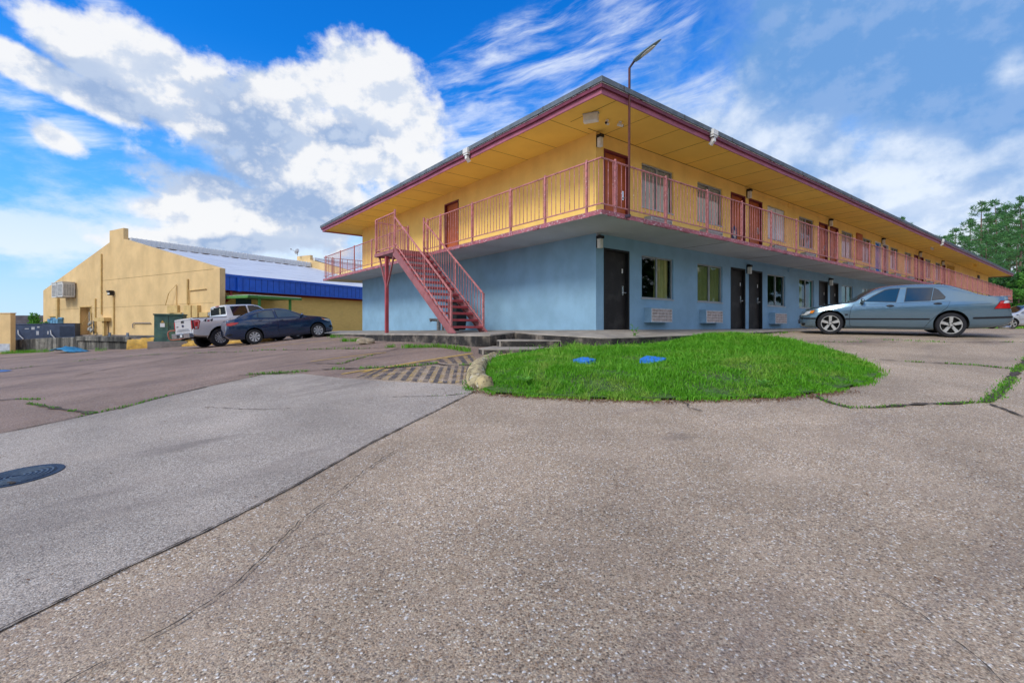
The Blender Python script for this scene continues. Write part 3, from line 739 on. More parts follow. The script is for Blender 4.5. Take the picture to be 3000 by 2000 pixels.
for i, (a, b, c, e, t) in enumerate(up):
    if t != 'd': continue
    if abs(a-21.69) < .1: door(a, b, c, e, M_bluedoor, M_wboard, label='bright blue door in a white frame')
    elif abs(a-22.95) < .1: door(a, b, c, e, M_maroon, M_wboard, label='dark maroon door in a white frame')
    else:
        d = door(a, b, c, e, M_orange, M_maroon)
        if abs(a-6.67) < .1:
            mb = MB(); mb.prism([(.2+.02*rnd.uniform(-1, 1)+x*.42, .0, 0)[:2] if 0 else (.22+x*.4, y) for x, y in ((0, 0), (.5, -.002), (1, 0), (1, .003), (0, .003))], 0, .55)
            mb = MB(); n = 22
            mb.poly([(.42+.2*math.cos(2*math.pi*k/n)*(1+.18*math.sin(k*5)), .0835, .72+.3*math.sin(2*math.pi*k/n)*(1+.15*math.cos(k*3))) for k in range(n)])
            mb.mat(1).poly([(.44+.08*math.cos(2*math.pi*k/9)*(1+.5*(k % 2)), .082, .72+.12*math.sin(2*math.pi*k/9)*(1+.5*(k % 2))) for k in range(9)])
            s = obj('torn_poster', mb, [paint('faded_blue_paper', (.05, .06, .13), .3, 12, .8), paint('pale_print', (.5, .46, .42), .3, 30, .8)], d)
door(6.47, 7.46, ZF, 4.57, M_orange, M_maroon, left=True, kind=1)
# windows
def window(u0, u1, z0, z1, g, style, fr=M_alu):
    w, h = u1-u0, z1-z0; mb = MB(); d = .05
    for q in ((0, .035, 0, h), (w-.035, w, 0, h)): mb.box(q[0], q[1], d, d+.05, q[2], q[3])
    mb.box(.035, w-.035, d, d+.05, 0, .035); mb.box(.035, w-.035, d, d+.05, h-.035, h); mb.box(w/2-.022, w/2+.022, d-.008, d+.045, .035, h-.035)
    mb.box(-.02, w+.02, -.02, d, -.03, 0)
    o = obj('window', mb, fr, motel, loc=(u0, 0, z0))
    mb = MB()
    if style == 'board':
        mb.box(.035, w-.035, d+.0, d+.02, .035, h-.035); obj('board', mb, M_wboard, o); return o
    mb.box(.035, w/2-.022, d+.02, d+.024, .035, h-.035); mb.box(w/2+.022, w-.035, d+.028, d+.032, .035, h-.035); obj('pane', mb, g, o)
    def curtain(a, b, m, amp=.025, fr=26, zlo=.04):
        n = max(6, int((b-a)*90)); V = []
        mb = MB(); prev = None
        for k in range(n+1):
            x = a+(b-a)*k/n; y = .105+amp*.6*math.sin(x*fr*2+1.2*math.sin(x*9))+amp*.3*math.sin(x*61)
            c = [mb.bm.verts.new((x+dx*.02*math.sin(x*7), y+dy, z)) for z, dx, dy in ((zlo, 1, .01), (h*.5, .3, 0), (h-.04, 0, 0))]
            if prev:
                for j in range(2): mb.face([prev[j], c[j], c[j+1], prev[j+1]])
            prev = c
        obj('curtain', mb, m, o, smooth=True)
    kind = style
    if kind == 'half': curtain(w*.50, w*.87, C_tan, .035)
    elif kind == 'full': curtain(.03, w-.03, C_sheer, .02)
    elif kind == 'grey': curtain(.03, w-.03, C_grey, .012, 20)
    elif kind == 'edge': curtain(.03, w*.32, C_sheer, .03); curtain(w*.8, w-.03, C_teal, .03)
    elif kind == 'teal': curtain(.03, w-.03, C_teal, .012)
    elif kind == 'blind': curtain(.03, w*.46, C_grey, .01); curtain(w*.5, w-.03, C_dark, .006)
    return o
lstyle = ['half', 'full', 'none', 'edge', 'teal', 'full', 'none', 'edge', 'full', 'none']; ustyle = ['grey', 'grey', 'board', 'blind', 'grey', 'blind', 'blind', 'grey', 'grey', 'blind']
k = 0
for a, b, c, e, t in low:
    if t == 'w': window(a, b, c, e, G_low, lstyle[k % 10]); k += 1
k = 0
for a, b, c, e, t in up:
    if t == 'w': window(a, b, c, e, G_up, ustyle[k % 10]); k += 1
# through-wall air conditioners
def ac(u, z, case):
    mb = MB(); w, h, p = .99, .40, -.22
    mb.box(0, w, p, .05, 0, h); mb.mat(1).box(.02, w-.01, p-.006, p+.02, .02, h-.02)
    mb.mat(2)
    for j in range(4):
        for i in range(3):
            x0 = .035+i*(w-.06)/3; z0 = .035+j*(h-.06)/4; mb.box(x0+.008, x0+(w-.06)/3-.008, p-.010, p, z0+.01, z0+(h-.06)/4-.008)
    mb.mat(0).box(-.012, w+.012, p-.012, .04, h, h+.012)
    return obj('air_conditioner', mb, [case, M_acg, paint('ac_louvre', (.40, .33, .30), .3, 6, .7) if 'ac_louvre' not in bpy.data.materials else bpy.data.materials['ac_louvre']], motel, loc=(u, 0, z))
for a, b, c, e, t in low:
    if t == 'w': ac(a+.12, .145, M_acb)
for a, b, c, e, t in up:
    if t == 'w': ac(a+.12, ZF+.17, M_acy)
# wall lamps, conduit, cameras, soffit light, downspouts
def lamp(u, z):
    mb = MB(); mb.box(-.05, .05, -.02, .0, -.12, .16); mb.box(-.07, .07, -.17, -.02, .10, .17); mb.box(-.075, .075, -.175, -.165, -.15, .1) if 0 else None
    mb.box(-.012, .012, -.10, -.0, .17, .2)
    o = obj('wall_lamp', mb, M_blk2, motel, loc=(u, 0, z), bevel=.006)
    mb = MB(); mb.box(-.055, .055, -.15, -.035, -.14, .10); obj('lamp_glass', mb, M_lampg, o, bevel=.015)
    return o
for k in range(5):
    for z in (2.02, 4.66): lamp(.05 if k == 0 else 7.51*k+.29, z if k or z > 3 else 2.13)
lamp(36.4, 4.6)
mb = MB(); mb.box(.005, .16, -.03, 0, 2.2, 2.385); mb.tube([(.06, -.03, 2.2), (.06, -.03, 2.385)], .02)
obj('conduit_box', mb, paint('grey_conduit', (.38, .42, .44), .1, 5, .6), motel)
for z, zt, m_ in ((2.26, 2.33, M_blue), (4.79, 4.86, M_yel)):
    mb = MB(); mb.tube([(7.86, -.03, z), (11, -.03, z), (15.2, -.03, z)], .012, 6); mb.box(11.1, 11.2, -.05, 0, z-.07, zt); obj('conduit', mb, m_, motel)
mb = MB(); mb.box(-.17, .17, -.06, .06, -.2, 0); mb.mat(1).box(-.15, .15, -.065, -.05, -.18, -.02); mb.mat(2).box(-.19, .19, -.075, .075, -.012, .0)
o = obj('soffit_light', mb, [M_white, M_lampg, M_crack], motel, loc=(-.86, -.62, ZSO-.004), rotz=R(-62), bevel=.008)
for u, v, a in ((-.30, -.62, R(200)), (.02, -.75, R(-35))):
    mb = MB(); mb.lathe([(.04, 0), (.04, -.03), (.02, -.035)], n=12); mb.tube([(0, 0, -.03), (0, 0, -.07)], .012, 8)
    mb.tube([(-.07, 0, -.07), (.07, 0, -.095)], .034, 12); mb.mat(1).tube([(.071, 0, -.095), (.078, 0, -.0965)], .03, 12)
    obj('security_camera', mb, [M_white, M_blk2], motel, loc=(u, v, ZSO), rotz=a, smooth=R(40))
def spout(u, v, ang):
    mb = MB(); mb.box(-.12, .12, -.10, .03, .03, .17); mb.prism([(-.10, -.085), (.10, -.085), (.10, .02), (-.10, .02)], -.02, .03); mb.box(-.05, .05, -.07, .02, -.13, -.02)
    mb.bar((0, -.02, -.10), (0, .06, -.19), .09, .08)
    return obj('downspout', mb, M_white, motel, loc=(u, v, 4.97), rotz=ang, bevel=.006)
spout(2.74, -r-.05, 0); spout(-r-.05, 3.49, -math.pi/2); spout(27.9, -r-.05, 0)
mb = MB(); mb.box(0, .5, -.03, .03, -.12, 0); obj('soffit_light', mb, M_white, motel, loc=(29.3, -.8, ZSO)); 
mb = MB(); mb.box(-.1, .1, -.1, .1, -.25, 0); mb.tube([(0, 0, -.05), (-1.2, 0, -.05), (-2, .1, -.03)], .015, 6); obj('junction_box', mb, M_sof, motel, loc=(42.3, -.9, ZSO))
mb = MB(); mb.box(-.35, .35, -.08, 0, -.15, .15); mb.mat(1).box(-.28, .28, -.085, -.07, -.1, .1); obj('wall_vent', mb, [M_blk2, M_slot], motel, loc=(50.0, 0, 4.5))
mb = MB(); mb.box(-.4, .4, -.05, 0, 0, 1.3); obj('notice_board', mb, M_orange, motel, loc=(19.2, 0, 3.35))

# railing: posts and panels
ZR0, ZR1 = ZF-.10, 3.575
def post(p):
    mb = MB(); mb.box(-.023, .023, -.023, .023, ZR0, ZR1+.01); mb.lathe([(.028, ZR1+.01), (.03, ZR1+.03), (.018, ZR1+.045), (0, ZR1+.05)], n=10)
    return mb
post_proto = None
def add_post(x, y):
    global post_proto
    if post_proto is None: post_proto = obj('railing_post', post(0), M_rail, motel, loc=(x, y, 0)); return
    c = post_proto.copy(); COL.objects.link(c); c.parent = motel; c.location = (x, y, 0)
def panel(p0, p1, corner=None):
    mb = MB(); pts = [Vector((*p, 0)) for p in ([p0, corner, p1] if corner else [p0, p1])]
    for a, b in zip(pts[:-1], pts[1:]):
        d = (b-a).normalized()
        for z, w, h in ((ZR1-.012, .042, .024), (ZF+.13, .034, .02)): mb.bar(a+Vector((0,0,z))-d*(.017 if corner and a is pts[1] else 0), b+Vector((0,0,z)), w, h)
        n = max(1, round((b-a).length/.143))
        for k in range(n):
            q = a.lerp(b, (k+.5)/n); j = rnd.uniform(-.008, .008)
            mb.bar((q.x+d.x*j, q.y+d.y*j, ZF+.13), (q.x, q.y, ZR1-.02), .0125)
    return obj('railing_panel', mb, M_rail, motel)
e = -o_+.035
us = [-1.0+1.841*k for k in range(31)]+[L_+o_-.06]
for u in us: add_post(u, e)
for a, b in zip(us[:-1], us[1:]): panel((a, e), (b, e))
vs_ = [-1.03, 1.63 if 0 else .80, 2.55, 4.3, 6.10]
vs_ = [-1.03, .30, 1.63, 3.42, 5.25, 6.10]
for v in vs_: add_post(e, v)
for a, b in zip(vs_[:-1], vs_[1:]): panel((e, a), (e, b))
panel((-1.0, e), (e, -1.03), (e, e))
v2 = [7.52, 9.1, 10.82, 12.78, 14.57, 16.70]
for v in v2: add_post(e, v)
for a, b in zip(v2[:-1], v2[1:]): panel((e, a), (e, b))
bk = W_+o_-.035; ub = [-1.0, .8, 2.6, 4.4, 6.2]
for u in ub: add_post(u, bk)
panel((e, 16.70), (-1.0, bk), (e, bk))
for a, b in zip(ub[:-1], ub[1:]): panel((a, bk), (b, bk))

# ------------------------------------------------------------------ staircase on the left side
st = empty('staircase', (*uv(-2.1, 4.6), -.16), TH); tag(st, 'pink and maroon steel staircase with open treads rising from the platform to the balcony', 'staircase')
M_tread = paint('red_tread_paint', (.42, .07, .08), .2, 4, .55, 0, dirt=(.10, .02, .02), dirt_amt=.5, dscale=8, chips=(.45, .2, .2), chip_lo=.68, chip_scale=25)
M_string = paint('dusty_pink_steel', (.36, .125, .13), .15, 3, .55, 0, dirt=(.18, .05, .05), dirt_amt=.5, dscale=5, chips=(.5, .36, .34), chip_lo=.68, chip_scale=22)
def S(u, v, z): return (u+2.1, v-4.6, z+.16)
UO, UI, VT, VB = -2.66, -1.60, 6.02, 2.50
ZT, ZG = ZF+.03, -.14
def sz(v): return ZG+(ZT-ZG)*(v-VB)/(VT-VB)
for u in (UO, UI):
    mb = MB(); dv = .12
    for du, w in ((0, .012),):
        pts = [(VB-.10, ZG), (VB+.24, ZG), (VT+.10, sz(VT)-.20), (VT+.10, ZT+.02), (VT, ZT+.02)]
        lo = [mb.bm.verts.new(S(u-.006, v, z)) for v, z in pts]; hi = [mb.bm.verts.new(S(u+.006, v, z)) for v, z in pts]
        mb.face(lo[::-1]); mb.face(hi)
        for i in range(5): mb.face([lo[i], lo[(i+1) % 5], hi[(i+1) % 5], hi[i]])
    s = 1 if u == UO else -1
    mb.bar(S(u+s*.02, VB-.10, ZG+.005), S(u+s*.02, VT, ZT+.02), .05, .012); mb.bar(S(u+s*.02, VB+.24, ZG+.005), S(u+s*.02, VT+.10, sz(VT)-.19), .05, .012)
    obj('stringer', mb, M_string, st)
NT_ = 14
for k in range(1, NT_):
    t = k/NT_; v = VB+(VT-VB)*t-.02; z = ZG+(ZT-ZG)*t
    mb = MB(); a, b = S(UO+.01, v-.13, z-.062), S(UI-.01, v+.14, z); mb.box(a[0], b[0], a[1], b[1], a[2], b[2]-.0); obj('tread', mb, M_tread, st, bevel=.006)
# landing
mb = MB(); a, b = S(-2.68, 6.03, ZF-.10), S(-1.485, 7.52, ZF+.0); mb.box(a[0], b[0], a[1], b[1], a[2]+.05, b[2]); mb.box(a[0]-.012, a[0], a[1], b[1], a[2], b[2]+.01); mb.box(a[0], b[0], b[1], b[1]+.012, a[2], b[2]+.01); mb.box(a[0], b[0], a[1]-.012, a[1], a[2], b[2]+.01)
obj('landing', mb, M_string, st)
def rails(name, segs, ends, first=True):
    mb = MB()
    for a, b in segs: mb.bar(a, b, .04, .03)
    for a, b in ends: mb.bar(a, b, .045)
    return mb
for u in (UO+.02, UI-.02):
    mb = MB(); vb = VB+.12
    A0, A1 = S(u, VT, ZT+.98), S(u, vb, sz(vb)+.98); B0, B1 = S(u, VT, ZT+.16), S(u, vb, sz(vb)+.16)
    mb.bar(A0, A1, .042, .032); mb.bar(B0, B1, .034, .026)
    if u < -2: mb.bar(S(u, VT, ZF-.08), S(u, VT, ZT+1.22), .05)
    else: mb.bar(S(u, VT, ZF-.05), S(u, VT, ZT+1.10), .05)
    mb.bar(S(u, vb, sz(vb)-.02), S(u, vb, sz(vb)+.99), .05)
    vm = (VT+VB)/2-.2; mb.bar(S(u, vm, sz(vm)), S(u, vm, sz(vm)+.97), .035)
    n = 24
    for k in range(1, n):
        v = VT+(vb-VT)*k/n; mb.bar(S(u, v, sz(v)+.16), S(u, v, sz(v)+.97), .014)
    obj('stair_railing', mb, M_rail, st)
mb = MB(); zt = ZF+1.16
mb.bar(S(-2.64, 6.03, zt), S(-2.64, 7.5, zt), .045, .035); mb.bar(S(-2.64, 6.03, ZF+.10), S(-2.64, 7.5, ZF+.10), .036, .026); mb.bar(S(-2.64, 7.5, ZF-.05), S(-2.64, 7.5, zt), .055)
for k in range(1, 11): v = 6.03+1.47*k/11; mb.bar(S(-2.64, v, ZF+.1), S(-2.64, v, zt), .014)
mb.bar(S(-2.64, 7.5, zt-.06), S(-1.48, 7.5, ZF+1.06), .042, .03); mb.bar(S(-2.64, 7.5, ZF+.1), S(-1.48, 7.5, ZF+.1), .034, .024)
for k in range(1, 9): u = -2.64+1.16*k/9; mb.bar(S(u, 7.5, ZF+.1), S(u, 7.5, ZF+1.08), .014)
obj('landing_railing', mb, M_rail, st)
mb = MB(); p = S(-2.58, 6.77, -.17); mb.box(p[0]-.052, p[0]+.052, p[1]-.052, p[1]+.052, p[2], p[2]+2.52); obj('support_post', mb, M_tread, st, bevel=.008)
for dv in (.6, -.6):
    mb = MB(); mb.bar(S(-2.58, 6.77, 1.25), S(-2.58, 6.77+dv, ZF-.09), .05); obj('brace', mb, M_string, st)

# pole lamp bolted to the balcony edge
pl_ = empty('pole_lamp', (*uv(-.69, -o_-.085), 2.38), TH); tag(pl_, 'thin rusty pole with a grey lamp head rising past the roof corner', 'lamp')
mb = MB(); mb.tube([(0, 0, 0), (.012, 0, 1.6), (.02, 0, 3.24)], .025, 10); mb.mat(1); mb.tube([(.02, 0, 2.6), (.022, 0, 3.26), (.03, -.12, 3.36)], .026, 10)
mb.box(-.03, .03, -.03, .12, .02, .08)
obj('pole', mb, [paint('rusty_pole', (.11, .026, .02), .3, 6, .6, 0, chips=(.42, .24, .2), chip_lo=.66, chip_scale=14), paint('dark_pole', (.06, .045, .07), .2, 6, .5)], pl_, smooth=R(40))
mb = MB(); prof = [(-.02, .03, .03), (.0, .075, .05), (.10, .095, .06), (.35, .095, .055), (.6, .075, .04), (.78, .045, .022), (.84, .01, .008)]
prev = None
for s, w, h in prof:
    ring_ = [mb.bm.verts.new((w*math.cos(t), -s, h*math.sin(t)*(1 if math.sin(t) > 0 else .55))) for t in [2*math.pi*k/16 for k in range(16)]]
    if prev:
        for k in range(16): mb.face([prev[k], prev[(k+1) % 16], ring_[(k+1) % 16], ring_[k]])
    else: mb.face(ring_)
    prev = ring_
mb.face(prev)
hd = obj('lamp_head', mb, paint('grey_lamp_housing', (.22, .30, .33), .1, 3, .4), pl_, loc=(.035, -.13, 3.365), smooth=R(50)); hd.rotation_euler = (R(-15), 0, R(2)); hd.scale = (.75, .80, .75)
mb = MB(); mb.prism([(.06*math.cos(t)*1, -.42+.24*math.sin(t)) for t in [2*math.pi*k/14 for k in range(14)]], -.045, -.036); obj('lamp_lens', mb, M_lampg, hd)

# standpipe and black bin under the stairs
sp = MB(); sp.tube([(0, 0, 0), (0, 0, .35)], .07, 12); sp.tube([(0, 0, .35), (0, 0, .44)], .085, 12); sp.tube([(.1, 0, .40), (-.26, 0, .42)], .05, 12); sp.tube([(-.26, 0, .42), (-.32, 0, .40)], .065, 12); sp.tube([(.16, 0, 0), (.16, 0, .3), (.10, 0, .36)], .045, 10); sp.lathe([(.1, 0), (.1, .03), (.07, .04)], n=12)
o = obj('standpipe', sp, paint('grey_pipe_paint', (.26, .25, .24), .3, 10, .6, dirt=(.12, .1, .08), dirt_amt=.5, dscale=9), loc=(*uv(-.40, 7.2), -.13), rotz=R(18), smooth=R(40)); tag(o, 'grey two inlet fire standpipe standing behind the foot of the staircase', 'standpipe')
wb = empty('wheelie_bin', (*uv(-.62, 5.55), -.11), TH+R(5)); tag(wb, 'black plastic wheeled bin standing under the staircase', 'bin')
mb = MB(); q0 = [(-.22, -.24), (.22, -.24), (.22, .24), (-.22, .24)]
lo = [mb.bm.verts.new((x*.85, y*.85, .04)) for x, y in q0]; hi = [mb.bm.verts.new((x*1.1, y*1.1, .92)) for x, y in q0]
for i in range(4): mb.face([lo[i], lo[(i+1) % 4], hi[(i+1) % 4], hi[i]])
mb.face(lo[::-1]); mb.face(hi); obj('bin_body', mb, M_blk2, wb, bevel=.03)
mb = MB(); mb.box(-.27, .27, -.3, .3, .93, .99); obj('lid', mb, M_blk2, wb, bevel=.02)
for s in (-1, 1): mb = MB(); mb.lathe([(.1, -.03), (.1, .03)], (-.2, s*.23, .1), 'y', 14); obj('wheel', mb, M_blk2, wb)
# tall weed at the walkway kerb
def stemplant(name, loc, h, n, label, cat, mat, lw=.022, ll=.11):
    root = empty(name, loc); tag(root, label, cat); mb = MB(); lf = MB(); rg = random.Random(h*100)
    for s in range(n):
        a = rg.uniform(0, 6.28); top = Vector((.16*math.cos(a)*h, .16*math.sin(a)*h, h*rg.uniform(.7, 1)))
        mb.tube([(0, 0, 0), top*.5+Vector((0, 0, .02)), top], [.006, .004, .002], 5)
        for k in range(14):
            t = .15+.85*k/14; b = top*t; a2 = k*2.4+s; d = Vector((math.cos(a2), math.sin(a2), rg.uniform(.1, .6))); sd = Vector((-d.y, d.x, 0))*lw
            L = ll*(1.15-t*.6)
            lf.poly([b, b+d*L*.5+sd, b+d*L, b+d*L*.5-sd])
    obj('stem', mb, M_weed, root); obj('leaf_cluster', lf, mat, root); return root
stemplant('tall_weed', (2.74, 10.86, -.28), .40, 2, 'tall green weed standing at the walkway edge in front of the dark corner door', 'weed', M_weed)
M_pw = leafmat('pale_weed_leaf', (.16, .42, .05), (.26, .55, .09), None, 0, .5, .45)
for x, y, h, lb in ((.17, 6.28, .10, 'pale broadleaf weed in the grass nearest the broken kerb'), (3.1, 5.98, .09, 'pale broadleaf weed at the front of the grass towards the grey sedan')):
    z0 = float(HI(np.array([x]), np.array([y]))[0])+.05; root = empty('broadleaf_weed', (x, y, z0)); tag(root, lb, 'weed'); lf = MB()
    for k in range(9):
        a = k*2.4; d = Vector((math.cos(a), math.sin(a), .55+.3*(k % 2))).normalized()*h*1.3; s = Vector((-d.y, d.x, 0)).normalized()*.028; b = Vector((0, 0, .02))
        lf.poly([b, b+d*.5+s, b+d+Vector((0, 0, -.015)), b+d*.5-s])
    obj('leaf_cluster', lf, M_pw, root, recalc=False)
# ------------------------------------------------------------------ yellow gabled hall (local: x along its side wall, y along the gable, z relative to eye)
M_hall = paint('hall_stucco', (.70, .49, .235), .10, .8, .85, 60, .4, dirt=(.50, .33, .13), dirt_amt=.22, dscale=.7, streak=True)
M_hall2 = paint('hall_trim_paint', (.60, .42, .17), .12, 3, .8)
def brickmat():
    m, nt = new_mat('painted_brick'); br = nt.new('ShaderNodeTexBrick'); nt.put(br.inputs['Vector'], nt.comb(nt.sep(nt.P)[0], nt.sep(nt.P)[2], 0))
    br.inputs['Scale'].default_value = 1; br.inputs['Brick Width'].default_value = .24; br.inputs['Row Height'].default_value = .08; br.inputs['Mortar Size'].default_value = .006
    for k, c in (('Color1', (.90, .64, .20)), ('Color2', (.83, .58, .17)), ('Mortar', (.72, .48, .14))): br.inputs[k].default_value = (*c, 1)
    n = nt.noise(nt.P, 1.2, 5); c = nt.mix(nt.step(n, .5, .8, 0, .35), br.outputs[0], (.5, .33, .12))
    setp(nt, c, .75, 0, .3, nt.bump(br.outputs['Fac'], -.4, .008)); return m
M_brick = brickmat()
M_bluem = paint('blue_sheet_metal', (.012, .10, .52), .12, 3, .4, spec=.5)
M_blued = paint('blue_sheet_groove', (.006, .05, .27), .1, 3, .5)
M_red = paint('red_eave_trim', (.30, .03, .02), .2, 6, .6)
def roofmat():
    m, nt = new_mat('white_sheet_roof'); x, y, z = nt.sep(nt.P)
    n = nt.noise(nt.comb(nt.m('MULTIPLY', x, .25), nt.m('MULTIPLY', y, 1.6), z), 1.6, 6, .7)
    c = nt.mix(nt.step(n, .46, .68, 0, .7), (.72, .74, .76), (.42, .43, .45))
    w = nt.m('SINE', nt.m('MULTIPLY', x, 26)); c = nt.mix(nt.step(w, .82, .98, 0, .35), c, (.34, .36, .4))
    setp(nt, c, .45, .1, .4, nt.bump(w, .5, .02)); return m
M_wroof = roofmat()
M_rust = paint('rusty_seam', (.16, .10, .06), .4, 6, .8)
M_rib = paint('white_ribbed_metal', (.70, .72, .74), .1, 4, .4, dirt=(.36, .36, .36), dirt_amt=.4, dscale=4)
M_green = paint('green_canopy_paint', (.07, .24, .045), .15, 4, .5)
M_gbox = paint('green_box_paint', (.05, .115, .095), .3, 3, .6, 0, dirt=(.13, .17, .06), dirt_amt=.7, dscale=2.2, chips=(.10, .15, .13), chip_lo=.64, chip_scale=6)
M_blk = paint('stained_block', (.22, .205, .175), .35, 4, .95, 40, .7, dirt=(.022, .022, .02), dirt_amt=.95, dscale=1.4, streak=True, dlo=.36, dhi=.6)
M_yk = paint('yellow_kerb_paint', (.62, .36, .07), .2, 3, .8, 50, .6, dirt=(.20, .13, .06), dirt_amt=.7, dscale=4, chips=(.35, .3, .24), chip_lo=.64, chip_scale=10)
M_apron = paint('apron_concrete', (.26, .225, .205), .25, 2, .9, 60, .4, dirt=(.12, .1, .09), dirt_amt=.6, dscale=2)
M_pipe = paint('rusty_red_pipe', (.36, .12, .07), .2, 6, .6)

HX, HY, HT = -17.3, 28.8, math.atan2(.872, .49)
def ab(a, b): return (HX+a*.49-b*.872, HY+a*.872+b*.49)
hall = empty('gabled_hall', (HX, HY, 0), HT); tag(hall, 'yellow gabled hall with a white sheet roof and blue metal eave beyond the parked cars', 'building')
PITCH = (6.34-3.53)/11.96
# gable wall with a recessed door opening
mb = MB(); T = .3
out = [(26.3, -2.2), (0, -2.2), (0, 3.53), (11.96, 6.34), (11.96, 7.12), (14.08, 7.12), (14.08, 6.27), (26.3, 3.2)]
door_ = (17.0, 19.1, -.60, 1.61)
def gpoly(P, x=0): mb.poly([(x, y, z) for y, z in P])
gpoly([(19.1, -2.2), (26.3, -2.2), (26.3, 3.2), (19.1, 3.2+7.2*(6.27-3.2)/12.22)])
gpoly([(17.0, 1.61), (19.1, 1.61), (19.1, 5.009), (17.0, 5.536)])
gpoly([(17.0, -2.2), (19.1, -2.2), (19.1, -.6), (17.0, -.6)])
gpoly([(0, -2.2), (17, -2.2), (17, 5.536), (14.08, 6.27), (14.08, 7.12), (11.96, 7.12), (11.96, 6.34), (0, 3.53)])
for q in (((17,-.6),(17,1.61)), ((19.1,-.6),(19.1,1.61)), ((17,1.61),(19.1,1.61)), ((17,-.6),(19.1,-.6))):
    (y0, z0), (y1, z1) = q; mb.poly([(0,y0,z0),(0,y1,z1),(.5,y1,z1),(.5,y0,z0)])
mb.poly([(.5,17,-.6),(.5,19.1,-.6),(.5,19.1,1.61),(.5,17,1.61)])
n = len(out)
for i in range(n):
    (y0, z0), (y1, z1) = out[i], out[(i+1) % n]; mb.poly([(0,y0,z0),(0,y1,z1),(T,y1,z1),(T,y0,z0)])
mb.poly([(T, y, z) for y, z in out[2:]])
mb.box(-.04, 0, -.02, .62, -2.2, 3.52)
obj('gable_wall', mb, M_hall, hall)
mb = MB(); mb.box(-.02, .03, 16.98, 17.08, -.6, 1.66); mb.box(-.02, .03, 19.02, 19.12, -.6, 1.66); mb.box(-.02, .03, 16.98, 19.12, 1.6, 1.68); mb.tube([(.06, 18.9, .2), (.05, 17.9, .9), (.03, 17.15, 1.5)], .03, 6); mb.tube([(-.03, 17.1, -.1), (-.03, 16.95, .6), (-.03, 17.15, 1.5)], .03, 6)
obj('door_frame', mb, M_hall2, hall)
# side wall, eave, roof
mb = MB(); mb.box(T, 30, .62, .9, -1.5, 3.0); mb.mat(1).box(T, 30, .5, .62, 2.16, 2.26)
obj('side_wall', mb, [M_brick, M_red], hall)
mb = MB(); mb.box(T, 30, .0, .06, 2.28, 3.2); mb.box(T, 30, -.05, .08, 3.08, 3.22); mb.box(.98, 1.2, -.14, 0, 2.22, 3.05); mb.box(T, 30, -.02, .0, 2.26, 2.31); mb.box(T, 30, .06, .6, 2.27, 2.29)
mb.mat(1)
for k in range(72): x = .55+.41*k; mb.box(x, x+.035, -.006, .0, 2.31, 3.08)
obj('blue_eave', mb, [M_bluem, M_blued], hall)
mb = MB(); zr = lambda y: 3.2+(y)*(6.2-3.2)/12.6
mb.poly([(.2, 0, zr(0)), (30, 0, zr(0)), (30, 12.6, 6.2), (.2, 12.6, 6.2)]); mb.poly([(.2, 26.2, 3.05), (30, 26.2, 3.05), (30, 12.6, 6.2), (.2, 12.6, 6.2)])
obj('roof', mb, M_wroof, hall)
mb = MB(); mb.box(.35, 15.6, 11.75, 13.3, 5.85, 6.46)
for k in range(50): x = .4+.305*k; mb.box(x, x+.03, 11.70, 11.76, 5.85, 6.5)
mb.mat(1).box(.35, 15.6, 11.62, 11.72, 5.86, 5.97)
for k in range(18): mb.box(1+k*.8, 1.5+k*.8, 11.3-.1*(k % 3), 11.5, zr(11.3)+.01, zr(11.4)+.015)
obj('ridge_cap', mb, [M_rib, M_rust], hall)
# second parapet gable and taller roof beyond
mb = MB(); po = [(0, 2.5), (0, 3.75), (11.9, 6.75), (11.9, 7.22), (13.9, 7.22), (13.9, 6.7), (26, 3.6), (26, 2.5)]
mb.poly([(15.6, y, z) for y, z in po]); mb.poly([(15.9, y, z) for y, z in po][::-1])
for i in range(8): (y0, z0), (y1, z1) = po[i], po[(i+1) % 8]; mb.poly([(15.6,y0,z0),(15.6,y1,z1),(15.9,y1,z1),(15.9,y0,z0)])
obj('parapet_wall', mb, M_hall, hall)
mb = MB(); mb.poly([(15.9, 0, 3.7), (36, 0, 3.7), (36, 12.6, 7.0), (15.9, 12.6, 7.0)]); mb.poly([(15.9, 26, 3.5), (36, 26, 3.5), (36, 12.6, 7.0), (15.9, 12.6, 7.0)]); mb.box(15.9, 36, 11.6, 13.4, 6.55, 6.98)
obj('rear_roof', mb, M_wroof, hall)
# boxes, conduits and panels on the gable
def gpart(name, boxes, mat, bev=0, tubes=()):
    mb = MB()
    for b in boxes: mb.box(*b)
    for p, r in tubes: mb.tube(p, r, 7)
    return obj(name, mb, mat, hall, bevel=bev)
M_cool = paint('white_cooler_case', (.62, .62, .60), .1, 3, .6, dirt=(.4, .35, .28), dirt_amt=.4, dscale=4)
M_louv = paint('grey_louvre', (.26, .27, .28), .15, 8, .6)
for b0, b1, dz in ((19.7, 20.7, 0), (20.85, 21.8, -.02)):
    mb = MB(); z0, z1 = 2.42+dz, 3.55+dz; mb.box(-.85, -.1, b0, b1, z0, z1); mb.box(-.89, -.08, b0-.05, b1+.05, z1, z1+.05)
    mb.mat(1)
    for k in range(4):
        w = (b1-b0-.2)/4; y = b0+.1+k*w
        for j in range(9): mb.box(-.87, -.84, y+.03, y+w-.03, z0+.12+j*.1, z0+.17+j*.1)
        w2 = .66/4; x = -.80+k*w2
        for j in range(9): mb.box(x+.025, x+w2-.025, b0-.022, b0+.01, z0+.12+j*.1, z0+.17+j*.1)
    mb.mat(0).box(-.1, 0, b0+.2, b1-.2, z0+.2, z1-.2)
    obj('evaporative_cooler', mb, [M_cool, M_louv], hall)
gpart('cooler_duct', [(-.16, 0, 22.9, 23.2, -.1, 2.45), (-.12, 0, 23.2, 24.9, .92, 1.0)], M_hall2)
